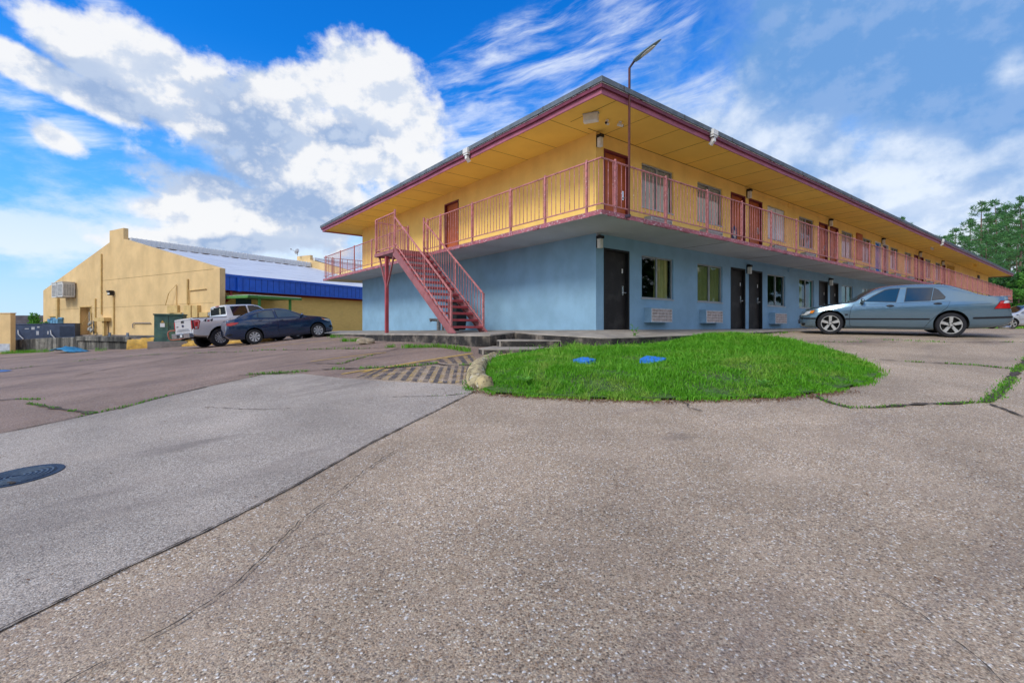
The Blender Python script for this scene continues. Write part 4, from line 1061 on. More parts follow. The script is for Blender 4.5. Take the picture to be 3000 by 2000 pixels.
gpart('conduit', [(-.10, 0, 15.2, 15.34, 1.0, 5.5)], M_hall2)
gpart('conduit', [(-.10, 0, 13.24, 13.36, -.6, 2.25)], M_hall2)
gpart('conduit', [(-.10, 0, 16.2, 16.32, -.4, 2.2)], M_hall2)
gpart('conduit', [], M_hall2, 0, [([(-.06, 4.77, 1.4), (-.06, 4.77, 2.75), (-.3, 5.2, 2.2), (-.3, 5.6, 1.45)], .025), ([(-.06, 3.45, 1.45), (-.06, 3.45, 3.05)], .06), ([(-.06, 3.3, 1.5), (-.06, 3.3, 2.32), (-.06, 1.4, 2.36)], .03)])
gpart('post_box', [(-.45, 0, 13.8, 15.3, .48, .74), (-.3, -.12, 14.2, 14.45, -.6, .48)], M_hall2)
gpart('breaker_panel', [(-.16, 0, 4.45, 5.7, .95, 1.43), (-.14, 0, 4.1, 4.9, .64, .97)], M_hall2)
gpart('breaker_panel', [(-.22, 0, 2.78, 3.6, .62, 1.40)], M_hall2)
gpart('breaker_panel', [(-.22, 0, 2.05, 2.65, .62, 1.38), (-.14, 0, 1.1, 2.0, .65, .95)], M_hall2)
for y in (3.75, .85):
    mb = MB(); mb.lathe([(.13, 0), (.13, -.14), (.10, -.2), (0, -.2)], (0, y, .82), 'x', 14); obj('electric_meter', mb, paint('meter_glass', (.22, .24, .25), .2, 8, .2), hall, smooth=R(40))
gpart('stucco_joint', [(-.004, .01, .65, 15.2, 3.505, 3.53), (-.004, .01, .65, 24, 1.49, 1.51)], paint('dark_joint', (.30, .20, .08), .2, 3, .9))  # dark brown joint lines across the gable
gpart('hose_pipe', [], M_apron, 0, [([(-.08, 8.0, .32), (-.08, 10.2, .33), (-.08, 10.4, .28), (-.08, 10.4, -.02)], .035)])
mb = MB(); mb.box(-.36, -.05, 13.25, 13.68, 2.56, 2.70); mb.prism([(-.30, 13.27), (-.05, 13.27), (-.05, 13.66), (-.30, 13.66)], 2.36, 2.56); mb.mat(1).box(-.31, -.29, 13.3, 13.63, 2.4, 2.55)
obj('flood_lamp', mb, [M_blk2, M_lampg], hall, bevel=.02)
mb = MB()
for k in range(9): mb.blob((-.18-rnd.uniform(0, .15), 16.1+rnd.uniform(0, .7), -.45+rnd.uniform(0, .8)), (.09, .12, .11), jit=.1)
mb.tube([(-.15, 16.3, -.5), (-.15, 16.3, .5), (-.15, 17.0, .5), (-.15, 17, 1.2)], .04, 7)
obj('gas_meter', mb, paint('gas_meter_grey', (.30, .30, .28), .3, 9, .6), hall, smooth=R(40))
gpart('meter_bank', [(-.35, 0, 22.2+i*.55, 22.65+i*.55, .25+.04*(i % 2), .74-.05*(i % 3)) for i in range(4)]+[(-.12, 0, 22.1, 24.4, .70, .84), (-.1, 0, 22.2, 22.3, -.6, .3), (-.1, 0, 23.6, 23.7, -.6, .3)], paint('pale_blue_meter', (.12, .30, .46), .3, 5, .6))
gpart('side_door', [(1.3, 2.3, .58, .64, -.4, 1.8)], paint('dark_green_door', (.03, .08, .09), .2, 3, .6))
gpart('drain_pipe', [], M_red, 0, [([(.75, .2, 2.25), (.75, .2, 1.85), (.35, .5, 1.4), (.35, .55, .0)], .09)])
# satellite dish on the far parapet
sd = empty('satellite_dish', (*ab(15.2, 13.3), 7.22), R(200)); tag(sd, 'small grey satellite dish on the far yellow parapet', 'satellite dish')
mb = MB(); prev = None; mb.lathe([(.0, .0), (.2, .03), (.36, .1), (.42, .14), (.40, .15), (.2, .05), (0, .02)], n=18); d_ = obj('dish', mb, M_rib, sd, loc=(0, 0, .55), smooth=True); d_.rotation_euler = (R(65), 0, R(50)); d_.scale = (.7, .7, .7); d_.location.z = .38
mb = MB(); mb.tube([(0, 0, 0), (0, 0, .5)], .03, 7); obj('mast', mb, M_apron, sd)
mb = MB(); mb.tube([(0, .1, .25), (.55, .62, .5)], .012, 6); mb.box(.5, .6, .57, .67, .46, .56); obj('feed_arm', mb, M_apron, sd)
# green canopy
cp_ = empty('green_canopy', (HX, HY, 0), HT); tag(cp_, 'flat green entrance canopy on green posts against the brick side of the hall', 'canopy')
mb = MB(); mb.box(-.8+1.2, 3.9, -2.1, .6, 1.80, 1.9); mb.box(.35, 3.95, -2.15, -2.1, 1.76, 1.90); mb.box(.35, .42, -2.1, .6, 1.74, 1.9)
mb.mat(1)
for k in range(34): mb.box(.42+.105*k, .47+.105*k, -2.12, .55, 1.9, 1.925)
obj('canopy_roof', mb, [M_green, M_rib], cp_)
for x in (1.15, 3.2): mb = MB(); mb.box(x-.06, x+.06, -2.06, -1.94, -1.2, 1.8); obj('post', mb, M_green, cp_)

# ------------------------------------------------------------------ loading dock, apron, kerbs
DA = np.array((-20.9, 26.4)); Db = np.array((-.872, .49)); Da = np.array((.49, .872))
def dk(b, a=0): p = DA+Db*b+Da*a; return (float(p[0]), float(p[1]))
dock = empty('loading_dock', (*dk(0), -1.3)); tag(dock, 'black stained concrete loading dock along the front of the hall', 'loading dock')
def dpr(name, pts, z0, z1, mat, bev=0):
    mb = MB(); mb.prism([(p[0]-DA[0], p[1]-DA[1]) for p in pts], z0+1.3, [z+1.3 for z in z1]); return obj(name, mb, mat, dock, bevel=bev)
dpr('block_wall', [dk(0, .12), dk(6.5, .12), dk(6.5, 4), dk(0, 4)], -2.4, [-.72, -.74, -.7, -.7], M_blk)
dpr('dock_slab', [dk(-.15, 0), dk(6.7, 0), dk(6.7, 5), dk(-.15, 5)], -.76, [-.50, -.52, -.50, -.50], M_blk, .03)
dpr('dock_slab', [dk(6.6, .2), dk(12, .3), dk(15.2, -.4), dk(16.2, 0), dk(17, 5), dk(6.6, 5)], -2.6, [-.56, -.68, -.83, -.86, -.75, -.55], M_blk, .05)
mb = MB()
for b, a in ((1.2, .5), (3.1, .4), (0.2, 1.6)): p = dk(b, a); x, y = p[0]-DA[0], p[1]-DA[1]; mb.box(x-.06, x+.06, y-.03, y+.03, .79, 1.02)
obj('steel_stub', mb, paint('blue_grey_steel', (.15, .18, .22), .2, 5, .5), dock)
slab_pts = [(*dk(-.2, 5), -.5), (*dk(-.2, .1), -.56), (-19.2, 27.0, -.72), (-17.2, 25.9, -.74), (-15.2, 25.6, -.70), (-13.5, 26.2, -.62), (-13.2, 29, -.55), (*ab(0, 1.5), -.56), (*ab(0, 14), -.5), (*ab(-.2, 26.5), -.62), (*dk(17.5, 5), -.7), (*dk(6.6, 5), -.5)]
mb = MB(); mb.prism([p[:2] for p in slab_pts], -2.2, [p[2] for p in slab_pts]); o = obj('apron', mb, M_apron, kind='structure')
for nm, path, pr, lb in (('yellow_kerb', [(-20.75, 26.25), (-20.0, 26.6), (-19.3, 26.9)], [(-.3,-.3),(-.3,.30),(-.15,.50),(.25,.55),(.3,-.3)], 'broken yellow painted kerb block right beside the loading dock end'),
                     ('yellow_kerb', [(-19.0, 26.85), (-18.2, 26.5), (-17.6, 26.2)], [(-.3,-.3),(-.3,.18),(-.1,.34),(.3,.36),(.35,-.3)], 'low yellow kerb lump between the dock end and the long yellow kerb'),
                     ('yellow_kerb', [(-17.4, 26.0), (-15.6, 25.4), (-14.2, 25.3), (-12.6, 25.6)], [(-.5,-.3),(-.5,.05),(-.2,.22),(.4,.30),(.5,-.3)], 'long sloping yellow painted kerb behind the pickup truck')):
    o = obj(nm, sweep(path, pr, None, .03), M_yk, smooth=R(50)); tag(o, lb, 'kerb')
# green transformer box
tb = empty('transformer_box', (-18.2, 25.9, -.74), R(25)); tag(tb, 'large weathered green metal transformer box behind the pickup tailgate', 'transformer')
mb = MB(); mb.box(-.62, .62, -.55, .65, .16, 1.42); mb.box(-.66, .66, -.6, .68, 1.40, 1.47); mb.box(-.64, .64, -.57, .66, 0, .16); mb.mat(1).box(-.005, .005, -.555, -.548, .2, 1.38); mb.box(.02, .06, -.58, -.55, .7, .85)
obj('cabinet', mb, [M_gbox, M_crack], tb, bevel=.012)
mb = MB(); mb.box(-.36, -.16, -.556, -.55, .78, .98); mb.mat(1).poly([(-.34, -.557, 1.0), (-.18, -.557, 1.0), (-.26, -.557, 1.13)]); obj('warning_label', mb, [M_white, M_yk], tb)
mb = MB(); mb.box(-.85, .85, -.8, .85, -.5, .03); obj('plinth', mb, M_apron, tb)
pr_ = empty('pipe_guard', (-16.5, 24.75, -.98), R(22)); tag(pr_, 'bent rusty red pipe guard rail in front of the green transformer box', 'guard rail')
mb = MB(); mb.tube([(1.6, 0, 1.0), (-.75, 0, .82), (-.84, 0, .77), (-.87, 0, .68), (-.82, 0, .44), (-.74, 0, .36), (-.62, 0, .36), (1.6, 0, .60)], .035, 8); obj('rail', mb, M_pipe, pr_, smooth=R(50))
mb = MB(); mb.tube([(1.1, 0, -.3), (1.1, 0, .9)], .04, 8); obj('post', mb, M_pipe, pr_)
# condensers, block wall, yellow wall, tarp
M_cond = paint('condenser_blue_grey', (.07, .10, .17), .15, 3, .55); M_cond2 = paint('condenser_grille', (.03, .045, .075), .2, 10, .6)
M_tag = paint('white_sticker', (.6, .62, .65), .1, 9, .6)
for x, y, w, d, hh, g_, lb in ((-37.2, 37.6, 2.4, 1.2, 1.05, False, 'blue grey condenser unit with white stickers, left of the pair on the dock'), (-34.8, 37.7, 2.0, 1.3, 1.10, True, 'blue grey condenser unit with a slatted right side and a curved hose on the dock')):
    r_ = empty('condenser_unit', (x, y, -.80), R(18)); tag(r_, lb, 'condenser')
    mb = MB(); mb.box(-w/2, w/2, -d/2, d/2, .05, hh); mb.box(-w/2-.03, w/2+.03, -d/2-.03, d/2+.03, hh, hh+.05); mb.box(-w/2, w/2, -d/2, d/2, -.3, .05); obj('case', mb, M_cond, r_, bevel=.02)
    mb = MB()
    for k in range(9): mb.box(0.05 if g_ else -w/2+.05, w/2-.05, -d/2-.015, -d/2, .15+k*.09, .19+k*.09) if g_ else mb.box(-w/2-.015, -w/2, -d/2+.1, d/2-.1, .15+k*.09, .19+k*.09)
    obj('louvre', mb, M_cond2, r_)
    mb = MB(); mb.tube([(-.5, -d/2-.02, .62), (-.42, -d/2-.12, .3), (-.1, -d/2-.18, -.05)], .035, 7); obj('hose', mb, M_tag, r_)
    mb = MB()
    if not g_:
        for a, b, c, e in ((.1, .34, .7, .76), (.5, .7, .66, .86), (.85, 1.0, .8, .9), (.8, .96, .25, .55)): mb.box(a-.2, b-.2, -d/2-.012, -d/2, c, e)
    else: mb.box(-.7, -.62, -d/2-.012, -d/2, .3, .55)
    obj('sticker', mb, M_tag, r_)
mb = MB(); mb.box(-60, 0, -.12, .12, 0, 3.0); mb.mat(1); 
for k in range(7): mb.box(-59, -.2, -.125, -.119, .4*k+.2, .4*k+.212)
o = obj('block_wall', mb, [paint('dark_block', (.11, .10, .115), .25, 2, .95, 30, .5), M_crack], loc=(-40.4, 43.6, -1.9), rotz=R(4)); tag(o, 'dark grey concrete block wall behind the condenser units', 'wall')
mb = MB(); mb.box(-9, 0, 0, .3, -.5, 2.66); mb.box(-9, .03, -.03, .33, 2.62, 2.68); mb.mat(1).box(-1.35, -.05, -.012, 0, .06, .62); mb.box(-2.4, -1.6, -.012, 0, .0, .4)
o = obj('yellow_wall', mb, [M_hall, paint('grey_white_patch', (.46, .48, .52), .2, 3, .8)], loc=(-33.35, 32.3, -1.68), rotz=R(-6)); tag(o, 'free standing yellow stucco wall with grey paint patches at the far left', 'wall')
mb = MB(); n = 14; grid = []
for i in range(n):
    for j in range(7):
        x = -1.15+2.3*i/(n-1); y = -.5+1.0*j/6; z = .05+.22*math.exp(-((x+.25)*1.4)**2)*(1-.7*abs(y))*(1+.3*math.sin(i*1.9+j*2.3))+rnd.uniform(0, .04)
        grid.append(mb.bm.verts.new((x, y*(.5+.5*math.cos(x*.9)), z)))
for i in range(n-1):
    for j in range(6): mb.face([grid[i*7+j], grid[(i+1)*7+j], grid[(i+1)*7+j+1], grid[i*7+j+1]])
o = obj('blue_tarp', mb, paint('blue_tarp', (.03, .20, .36), .3, 6, .5), loc=(-24.2, 26.6, h1(-24.2, 26.6)), rotz=R(-22), smooth=R(40)); tag(o, 'crumpled blue tarp lying on the ground against the loading dock', 'tarp')
mod = o.modifiers.new('thickness', 'SOLIDIFY'); mod.thickness = .02
# ------------------------------------------------------------------ vehicles: x forward, y left, z up, origin on the ground between the axles
M_tyre = paint('tyre_rubber', (.014, .014, .018), .2, 9, .75)
M_rimb = paint('dark_wheel_well', (.02, .02, .02), .1, 5, .8)
M_alloy = paint('alloy_rim', (.55, .54, .52), .1, 9, .35, metal=.5)
M_hub = paint('silver_hubcap', (.52, .53, .55), .1, 9, .4, metal=.35)
M_trim = paint('black_trim', (.012, .013, .018), .1, 5, .4)
M_seam = paint('panel_gap', (.006, .006, .007), .1, 5, .9)
M_chrome = paint('bumper_chrome', (.55, .56, .58), .08, 8, .18, metal=.9)
M_redl = paint('red_lamp', (.42, .006, .008), .1, 8, .12, spec=.7)
M_amber = paint('amber_lamp', (.75, .22, .02), .1, 8, .15, spec=.7)
M_clear = paint('clear_lamp', (.50, .53, .55), .1, 8, .12, spec=.8)
M_plate = paint('plate_white', (.6, .6, .6), .05, 8, .5)
G_car = darkglass('tinted_car_glass', (.010, .014, .020)); G_carb = darkglass('blue_tinted_glass', (.03, .06, .10)); G_seat = darkglass('pale_tinted_glass', (.035, .065, .085))

class Car:
    def __init__(s, top, bot, hw, belt, lean=.45, crown=.985, sill=.94):
        s.top, s.bot, s.hw, s.belt = pchip(top), pchip(bot), pchip(hw), pchip(belt)
        s.x0 = min(p[0] for p in top); s.x1 = max(p[0] for p in top); s.lean = lean; s.crown = crown; s.sill = sill; s.cache = {}
    def sec(s, x):
        k = round(x, 4)
        if k in s.cache: return s.cache[k]
        zt, zb, w = s.top(x), s.bot(x), s.hw(x); zt = max(zt, zb+.08)
        zl = min(s.belt(x), zt-.035); zl = max(zl, zb+.04); hgt = zt-zl; d = zl-zb
        yb = .945*w; ln = s.lean*hgt
        P = [(0, zb), (.55*w, zb), (.86*w, zb), (s.sill*w, zb+.07*d), (.975*w, zb+.2*d), (.993*w, zb+.40*d), (1.0*w, zb+.58*d), (.996*w, zb+.74*d), (.982*w, zb+.88*d), (.965*w, zb+.95*d), (yb, zl)]
        yr = max(yb-ln, .3*w)
        P += [(yb-ln*.33, zl+.33*hgt), (yb-ln*.66, zl+.66*hgt), (yb-ln*.88, zl+.88*hgt), (yb-ln*.88-.04*min(1, hgt/.2)-.004, zl+.945*hgt), (.82*(yb-ln*.88), zl+.97*hgt), (.5*(yb-ln*.88), zl+.993*hgt), (0, zt)]
        s.cache[k] = P; return P
    def Y(s, x, z):
        P = s.sec(x)[2:15]
        for (y0, z0), (y1, z1) in zip(P[:-1], P[1:]):
            if z0 <= z <= z1: return y0+(y1-y0)*((z-z0)/(z1-z0+1e-9))
        return P[0][0] if z < P[0][1] else P[-1][0]
    def Z(s, x, y):
        P = s.sec(x)[12:]; y = abs(y)
        for (y0, z0), (y1, z1) in zip(P[:-1], P[1:]):
            if y1 <= y <= y0: return z0+(z1-z0)*((y0-y)/(y0-y1+1e-9))
        return P[0][1]
    def body(s, name, mat, root, wheels, R_, dx=.05, extra=()):
        xs = list(np.arange(s.x0, s.x1, dx))+[s.x1]+list(extra); xs = sorted(set(round(float(x), 4) for x in xs))
        bm = bmesh.new(); prev = None
        for x in xs:
            P = s.sec(x); ringp = P+[(-y, z) for y, z in P[-2:0:-1]]
            r_ = [bm.verts.new((x, y, z)) for y, z in ringp]
            if prev:
                for k in range(len(r_)): bm.faces.new([prev[k], prev[(k+1) % len(r_)], r_[(k+1) % len(r_)], r_[k]])
            else: bm.faces.new(r_[::-1])
            prev = r_
        bm.faces.new(prev)
        o = obj(name, bm, [mat, M_rimb], root, smooth=R(38))
        cb = MB(); cb.mat(1)
        for x, yo in wheels:
            for sg in (-1, 1): cb.lathe([(R_, sg*(yo-.38)), (R_, sg*(yo+.4))], (x, 0, s.wr+.02), 'y', 30)
        c = obj('cutter', cb, [mat, M_rimb])
        md = o.modifiers.new('arch', 'BOOLEAN'); md.object = c; md.operation = 'DIFFERENCE'; md.solver = 'EXACT'
        dg = bpy.context.evaluated_depsgraph_get(); dg.update()
        me = bpy.data.meshes.new_from_object(o.evaluated_get(dg)); o.modifiers.clear(); old = o.data; o.data = me; me.name = name
        bpy.data.objects.remove(c); bpy.data.meshes.remove(old)
        me.polygons.foreach_set('use_smooth', [True]*len(me.polygons)); me.set_sharp_from_angle(angle=R(58))
        return o
    def side(s, name, poly, mats, parent, off=.004, sides=(1, -1), maxlen=.10, back=None, grow=.010, label=None):
        """polygon in side view (x,z) wrapped onto the flank; optional darker, larger backing gives the panel gap"""
        out = []
        for sg in sides:
            bm = bmesh.new()
            def lay(pl, of, mi):
                V, F = tess(pl, maxlen); vs = [bm.verts.new((x, sg*(s.Y(x, z)+of), z)) for x, z in V]
                for f in F:
                    q = bm.faces.new([vs[i] for i in (f if sg < 0 else f[::-1])]); q.material_index = mi
            lay(poly, off, 0)
            if back is not None:
                cx = sum(p[0] for p in poly)/len(poly); cz = sum(p[1] for p in poly)/len(poly)
                big = []
                n = len(poly)
                for i in range(n):
                    p = Vector(poly[i]); e1 = (Vector(poly[i])-Vector(poly[i-1])).normalized(); e2 = (Vector(poly[(i+1) % n])-Vector(poly[i])).normalized()
                    nn = Vector((e1.y+e2.y, -e1.x-e2.x)); nn = nn.normalized() if nn.length > .01 else Vector((0, 0))
                    if nn.dot(p-Vector((cx, cz))) < 0: nn = -nn
                    big.append(tuple(p+nn*grow))
                lay(big, off-.002, 1)
            o = obj(name, bm, mats, parent, smooth=True, recalc=False)
            if label: o['label'] = label
            out.append(o)
        return out
    def over(s, name, poly, mat, parent, off=.004, maxlen=.12):
        V, F = tess(poly, maxlen); bm = bmesh.new(); vs = [bm.verts.new((x, y, s.Z(x, y)+off)) for x, y in V]
        for f in F: bm.faces.new([vs[i] for i in f])
        return obj(name, bm, mat, parent, smooth=True)

def wheel(root, x, y, r, w, spokes, rimr, rmat, style, turn=0):
    sg = 1 if y > 0 else -1
    mb = MB(); mb.lathe([(rimr, -w/2), (r*.93, -w/2), (r*.985, -w*.42), (r, -w*.3), (r, w*.3), (r*.985, w*.42), (r*.93, w/2), (rimr, w/2), (rimr*.97, w*.2), (rimr*.97, -w*.2)], axis='y', n=40, closed=True)
    o = obj('wheel', mb, M_tyre, root, loc=(x, y-sg*w/2, r), smooth=R(35)); o.rotation_euler = (0, 0, turn)
    yo = sg*w*.46; mb = MB()
    mb.mat(1).lathe([(0, sg*.02), (rimr*.97, sg*.02)], axis='y', n=36)
    mb.mat(0).lathe([(rimr*.90, yo-sg*.03), (rimr*.93, yo), (rimr*1.0, yo), (rimr*1.02, yo-sg*.02), (rimr*.97, yo-sg*.05)], axis='y', n=40, closed=True)
    def sp(a, wi, wo, depth=.02):
        c, s_ = math.cos(a), math.sin(a); t = Vector((c, 0, s_)); n_ = Vector((-s_, 0, c)); Y = Vector((0, sg, 0))
        P = []
        for rr, ww, yy in ((rimr*.16, wi, -.01), (rimr*.93, wo, -.004)):
            for q in (-1, 1): P.append(t*rr+n_*ww*q+Vector((0, yo, 0))+Y*yy); P.append(t*rr+n_*ww*q*1.15+Vector((0, yo, 0))+Y*(yy-.035))
        v = [mb.bm.verts.new(p) for p in P]
        for f in ((0, 4, 6, 2), (0, 1, 5, 4), (2, 6, 7, 3), (1, 3, 7, 5)): mb.face([v[i] for i in f])
    if style == 'five':
        for k in range(5): sp(math.pi/2+2*math.pi*k/5, rimr*.12, rimr*.17)
    elif style == 'hub':
        for k in range(8): sp(.2+2*math.pi*k/8, rimr*.07, rimr*.20)
        mb.lathe([(0, yo), (rimr*.3, yo), (rimr*.33, yo-sg*.02)], axis='y', n=24)
    else:
        for k in range(12): sp(2*math.pi*k/12, rimr*.06, rimr*.09)
        mb.lathe([(0, yo), (rimr*.26, yo), (rimr*.30, yo-sg*.03)], axis='y', n=24)
    mb.lathe([(0, yo+sg*.004), (rimr*.13, yo+sg*.004), (rimr*.15, yo-sg*.02)], axis='y', n=16)
    mb.mat(1)
    for k in range(5): a = .3+math.pi/2+2*math.pi*k/5; c = (rimr*.24*math.cos(a), rimr*.24*math.sin(a)); mb.lathe([(0, yo+sg*.002), (.014, yo+sg*.002)], (c[0], 0, c[1]), 'y', 8)
    obj('rim', mb, [rmat, M_rimb], o, smooth=R(35))
    return o
def mirror(root, x, y, z, mat, sc=1):
    sg = 1 if y > 0 else -1; mb = MB(); mb.blob((0, sg*.08*sc, .03), (.055*sc, .10*sc, .07*sc)); mb.mat(1).bar((.03, -sg*.05, -.03), (.0, sg*.03, 0), .04)
    return obj('mirror', mb, [mat, M_trim], root, loc=(x, y, z), smooth=R(50))
def handle(root, x, z, car, sg, mat, w=.11, h=.022):
    mb = MB(); mb.blob((0, 0, 0), (w, .012, h*1.3)); mb.mat(1).blob((0, sg*.012, 0), (w*.85, .014, h*.7))
    return obj('door_handle', mb, [M_trim, mat], root, loc=(x, sg*car.Y(x, z), z), smooth=True)
def place(root, pf, pr, wb):
    """set a car on the ground by its front and rear axle centres (world x,y)"""
    hf, hr = h1(*pf), h1(*pr); f = Vector((pf[0], pf[1], hf)); r_ = Vector((pr[0], pr[1], hr)); d = (f-r_).normalized(); c = (f+r_)/2
    rt = Vector((d.y, -d.x, 0)).normalized(); e = .7
    zl = h1(c.x-rt.x*e, c.y-rt.y*e); zr = h1(c.x+rt.x*e, c.y+rt.y*e)
    left = Vector((-rt.x, -rt.y, (zl-zr)/(2*e))).normalized(); up = d.cross(left).normalized(); left = up.cross(d)
    M = Matrix(((d.x, left.x, up.x, 0), (d.y, left.y, up.y, 0), (d.z, left.z, up.z, 0), (0, 0, 0, 1)))
    root.matrix_world = Matrix.Translation(c+up*.012)@M

# ---- grey sedan on the right
P_grey = carpaint('grey_green_car_paint', (.125, .20, .26), .45, .18, .02)
gc = Car([(2.13,.50),(2.10,.545),(2.02,.60),(1.89,.70),(1.6,.785),(1.36,.845),(1.0,.905),(.80,.945),(.53,1.15),(.24,1.325),(-.14,1.405),(-.74,1.43),(-1.25,1.405),(-1.65,1.26),(-2.0,1.11),(-2.31,1.07),(-2.49,1.065),(-2.535,.86),(-2.56,.66),(-2.62,.62),(-2.64,.56)],
         [(2.13,.40),(2.08,.21),(1.8,.175),(.99,.17),(-.95,.18),(-1.76,.225),(-2.49,.32),(-2.64,.44)],
         [(2.13,.40),(2.09,.55),(2.0,.70),(1.85,.795),(1.6,.855),(1.0,.885),(-1.4,.89),(-2.1,.85),(-2.4,.79),(-2.56,.70),(-2.64,.58)],
         [(2.13,.46),(1.9,.63),(1.36,.765),(.8,.875),(-.2,.93),(-1,.965),(-2,1.0),(-2.45,.98),(-2.64,.52)], .43)
gc.wr = .325
car = empty('grey_sedan'); tag(car, 'grey green older sedan with five spoke wheels parked by the grass at the right', 'car')
b_ = gc.body('body', P_grey, car, ((1.35, .87), (-1.35, .87)), .375)
for x in (1.35, -1.35):
    for y in (.885, -.885): wheel(car, x, y, .322, .21, 5, .235, M_alloy, 'five')
fd = [(.80, .865), (.86, .74), (.885, .55), (.88, .30), (.84, .245), (-.17, .245), (-.185, .6), (-.20, .90)]
rd = [(-.20, .90), (-.185, .6), (-.17, .245), (-.80, .25), (-.92, .45), (-1.08, .62), (-1.25, .80), (-1.31, .95)]
for nm, pl in (('door', fd), ('door', rd)):
    D = gc.side(nm, pl, [P_grey, M_seam], car, .006, back=1, grow=.009)
    for d_, sg in zip(D, (1, -1)): handle(d_, -.04 if pl is fd else -1.06, .825 if pl is fd else .885, gc, sg, M_trim, .10, .03)
fw = [(.55, .955), (.33, 1.105), (.07, 1.265), (-.05, 1.295), (-.26, 1.31), (-.16, .945)]
gc.side('side_window', fw, [G_car, M_trim], car, .006, back=1, grow=.02)
gc.side('side_window', [(-.36, .955), (-.43, 1.315), (-.97, 1.31), (-.90, .985)], [G_car, M_trim], car, .006, back=1, grow=.022)
gc.side('quarter_window', [(-.945, .99), (-1.01, 1.30), (-1.08, 1.25), (-1.21, 1.07), (-1.19, 1.03)], [G_car, M_trim], car, .006, back=1, grow=.02)
gc.side('rub_strip', [(1.0, .435), (1.0, .475), (-.90, .495), (-.90, .455)], [M_trim], car, .014)
gc.side('rub_strip', [(2.10, .435), (2.10, .475), (1.70, .475), (1.70, .435)], [M_trim], car, .014, maxlen=.05)
gc.side('rub_strip', [(-1.78, .49), (-1.78, .535), (-2.625, .57), (-2.63, .525)], [M_trim], car, .014, maxlen=.05)
gc.side('crease_line', [(1.30, .678), (1.30, .690), (-2.15, .905), (-2.15, .893)], [P_grey], car, .012, maxlen=.08)
gc.side('sill_panel', [(.96, .17), (.96, .22), (-.93, .22), (-.93, .18)], [P_grey], car, .022)
gc.side('tail_light', [(-2.19, .76), (-2.32, .955), (-2.50, .975), (-2.53, .77)], [M_redl, M_seam], car, .012, back=1, grow=.012, maxlen=.05)
gc.side('reverse_light', [(-2.37, .90), (-2.40, .96), (-2.505, .965), (-2.515, .91)], [M_clear], car, .016, maxlen=.05)
gc.side('headlight', [(2.09, .535), (2.03, .595), (1.92, .665), (1.84, .68), (1.87, .60), (1.95, .55)], [M_clear, M_seam], car, .010, back=1, grow=.008, maxlen=.04)
gc.side('indicator', [(1.87, .605), (1.84, .68), (1.74, .695), (1.79, .62)], [M_amber, M_seam], car, .011, back=1, grow=.008, maxlen=.04)
gc.side('side_repeater', [(1.0, .56), (1.0, .60), (.93, .60), (.93, .56)], [M_trim], car, .010)
gc.side('fog_vent', [(2.06, .24), (2.06, .31), (1.97, .31), (2.0, .23)], [M_seam], car, .008, maxlen=.04)
gc.over('windshield', [(.74, -.62), (.74, .62), (.68, .66), (.30, .53), (.25, .4), (.25, -.4), (.30, -.53), (.68, -.66)], G_car, car)
gc.over('rear_window', [(-1.33, -.5), (-1.33, .5), (-1.42, .56), (-1.90, .66), (-1.96, .5), (-1.96, -.5), (-1.90, -.66), (-1.42, -.56)], G_car, car)
mb = MB(); mb.box(-2.56, -2.38, -.62, .62, 1.062, 1.085); obj('spoiler', mb, P_grey, car, bevel=.01)
for sg in (1, -1): mirror(car, .60, sg*.86, .95, P_grey)
mb = MB(); mb.tube([(-1.15, 0, 1.41), (-1.27, 0, 1.47)], .012, 6); obj('antenna', mb, M_trim, car)
mb = MB(); mb.box(2.10, 2.135, -.42, .42, .28, .36); obj('lower_grille', mb, M_trim, car)
mb = MB(); mb.box(-2.655, -2.55, -.26, .26, .60, .61) if 0 else mb.tube([(-2.4, .45, .27), (-2.63, .45, .27)], .035, 10); obj('tailpipe', mb, M_chrome, car, smooth=True)
place(car, (9.38, 14.32), (11.72, 13.02), 2.7)
# shift so that the near (left) wheels stand on those points
car.matrix_world = Matrix.Translation(car.matrix_world.to_3x3()@Vector((0, -.80, 0)))@car.matrix_world

# ---- blue sedan on the left
P_bl = carpaint('dark_blue_car_paint', (.004, .024, .075), .2, .16, .01)
bc = Car([(2.06,.50),(2.03,.62),(1.95,.74),(1.84,.82),(1.36,.945),(.88,1.02),(.47,1.21),(.06,1.395),(-.32,1.45),(-.96,1.44),(-1.45,1.31),(-1.82,1.145),(-2.1,1.085),(-2.24,1.075),(-2.27,.95),(-2.29,.70),(-2.32,.62),(-2.33,.55)],
         [(2.06,.40),(2.0,.20),(1.7,.17),(.99,.17),(-.91,.18),(-1.7,.23),(-2.2,.33),(-2.33,.45)],
         [(2.06,.42),(2.0,.60),(1.88,.72),(1.6,.81),(1.0,.855),(-1.3,.86),(-1.9,.83),(-2.2,.76),(-2.33,.60)],
         [(2.06,.48),(1.9,.68),(1.36,.85),(.86,.945),(0,.985),(-1,1.04),(-1.6,1.07),(-2.2,1.0),(-2.33,.5)], .45)
bc.wr = .31
car = empty('blue_sedan'); tag(car, 'dark blue compact sedan parked in front of the silver pickup', 'car')
bc.body('body', P_bl, car, ((1.29, .84), (-1.29, .84)), .36)
for x in (1.29, -1.29):
    for y in (.855, -.855): wheel(car, x, y, .308, .19, 8, .205, M_hub, 'hub')
fd = [(.90, .90), (.95, .70), (.94, .35), (.88, .26), (-.33, .26), (-.34, .7), (-.35, .98)]
rd = [(-.36, .98), (-.35, .7), (-.34, .26), (-.76, .27), (-.9, .46), (-1.1, .66), (-1.28, .9), (-1.34, 1.03)]
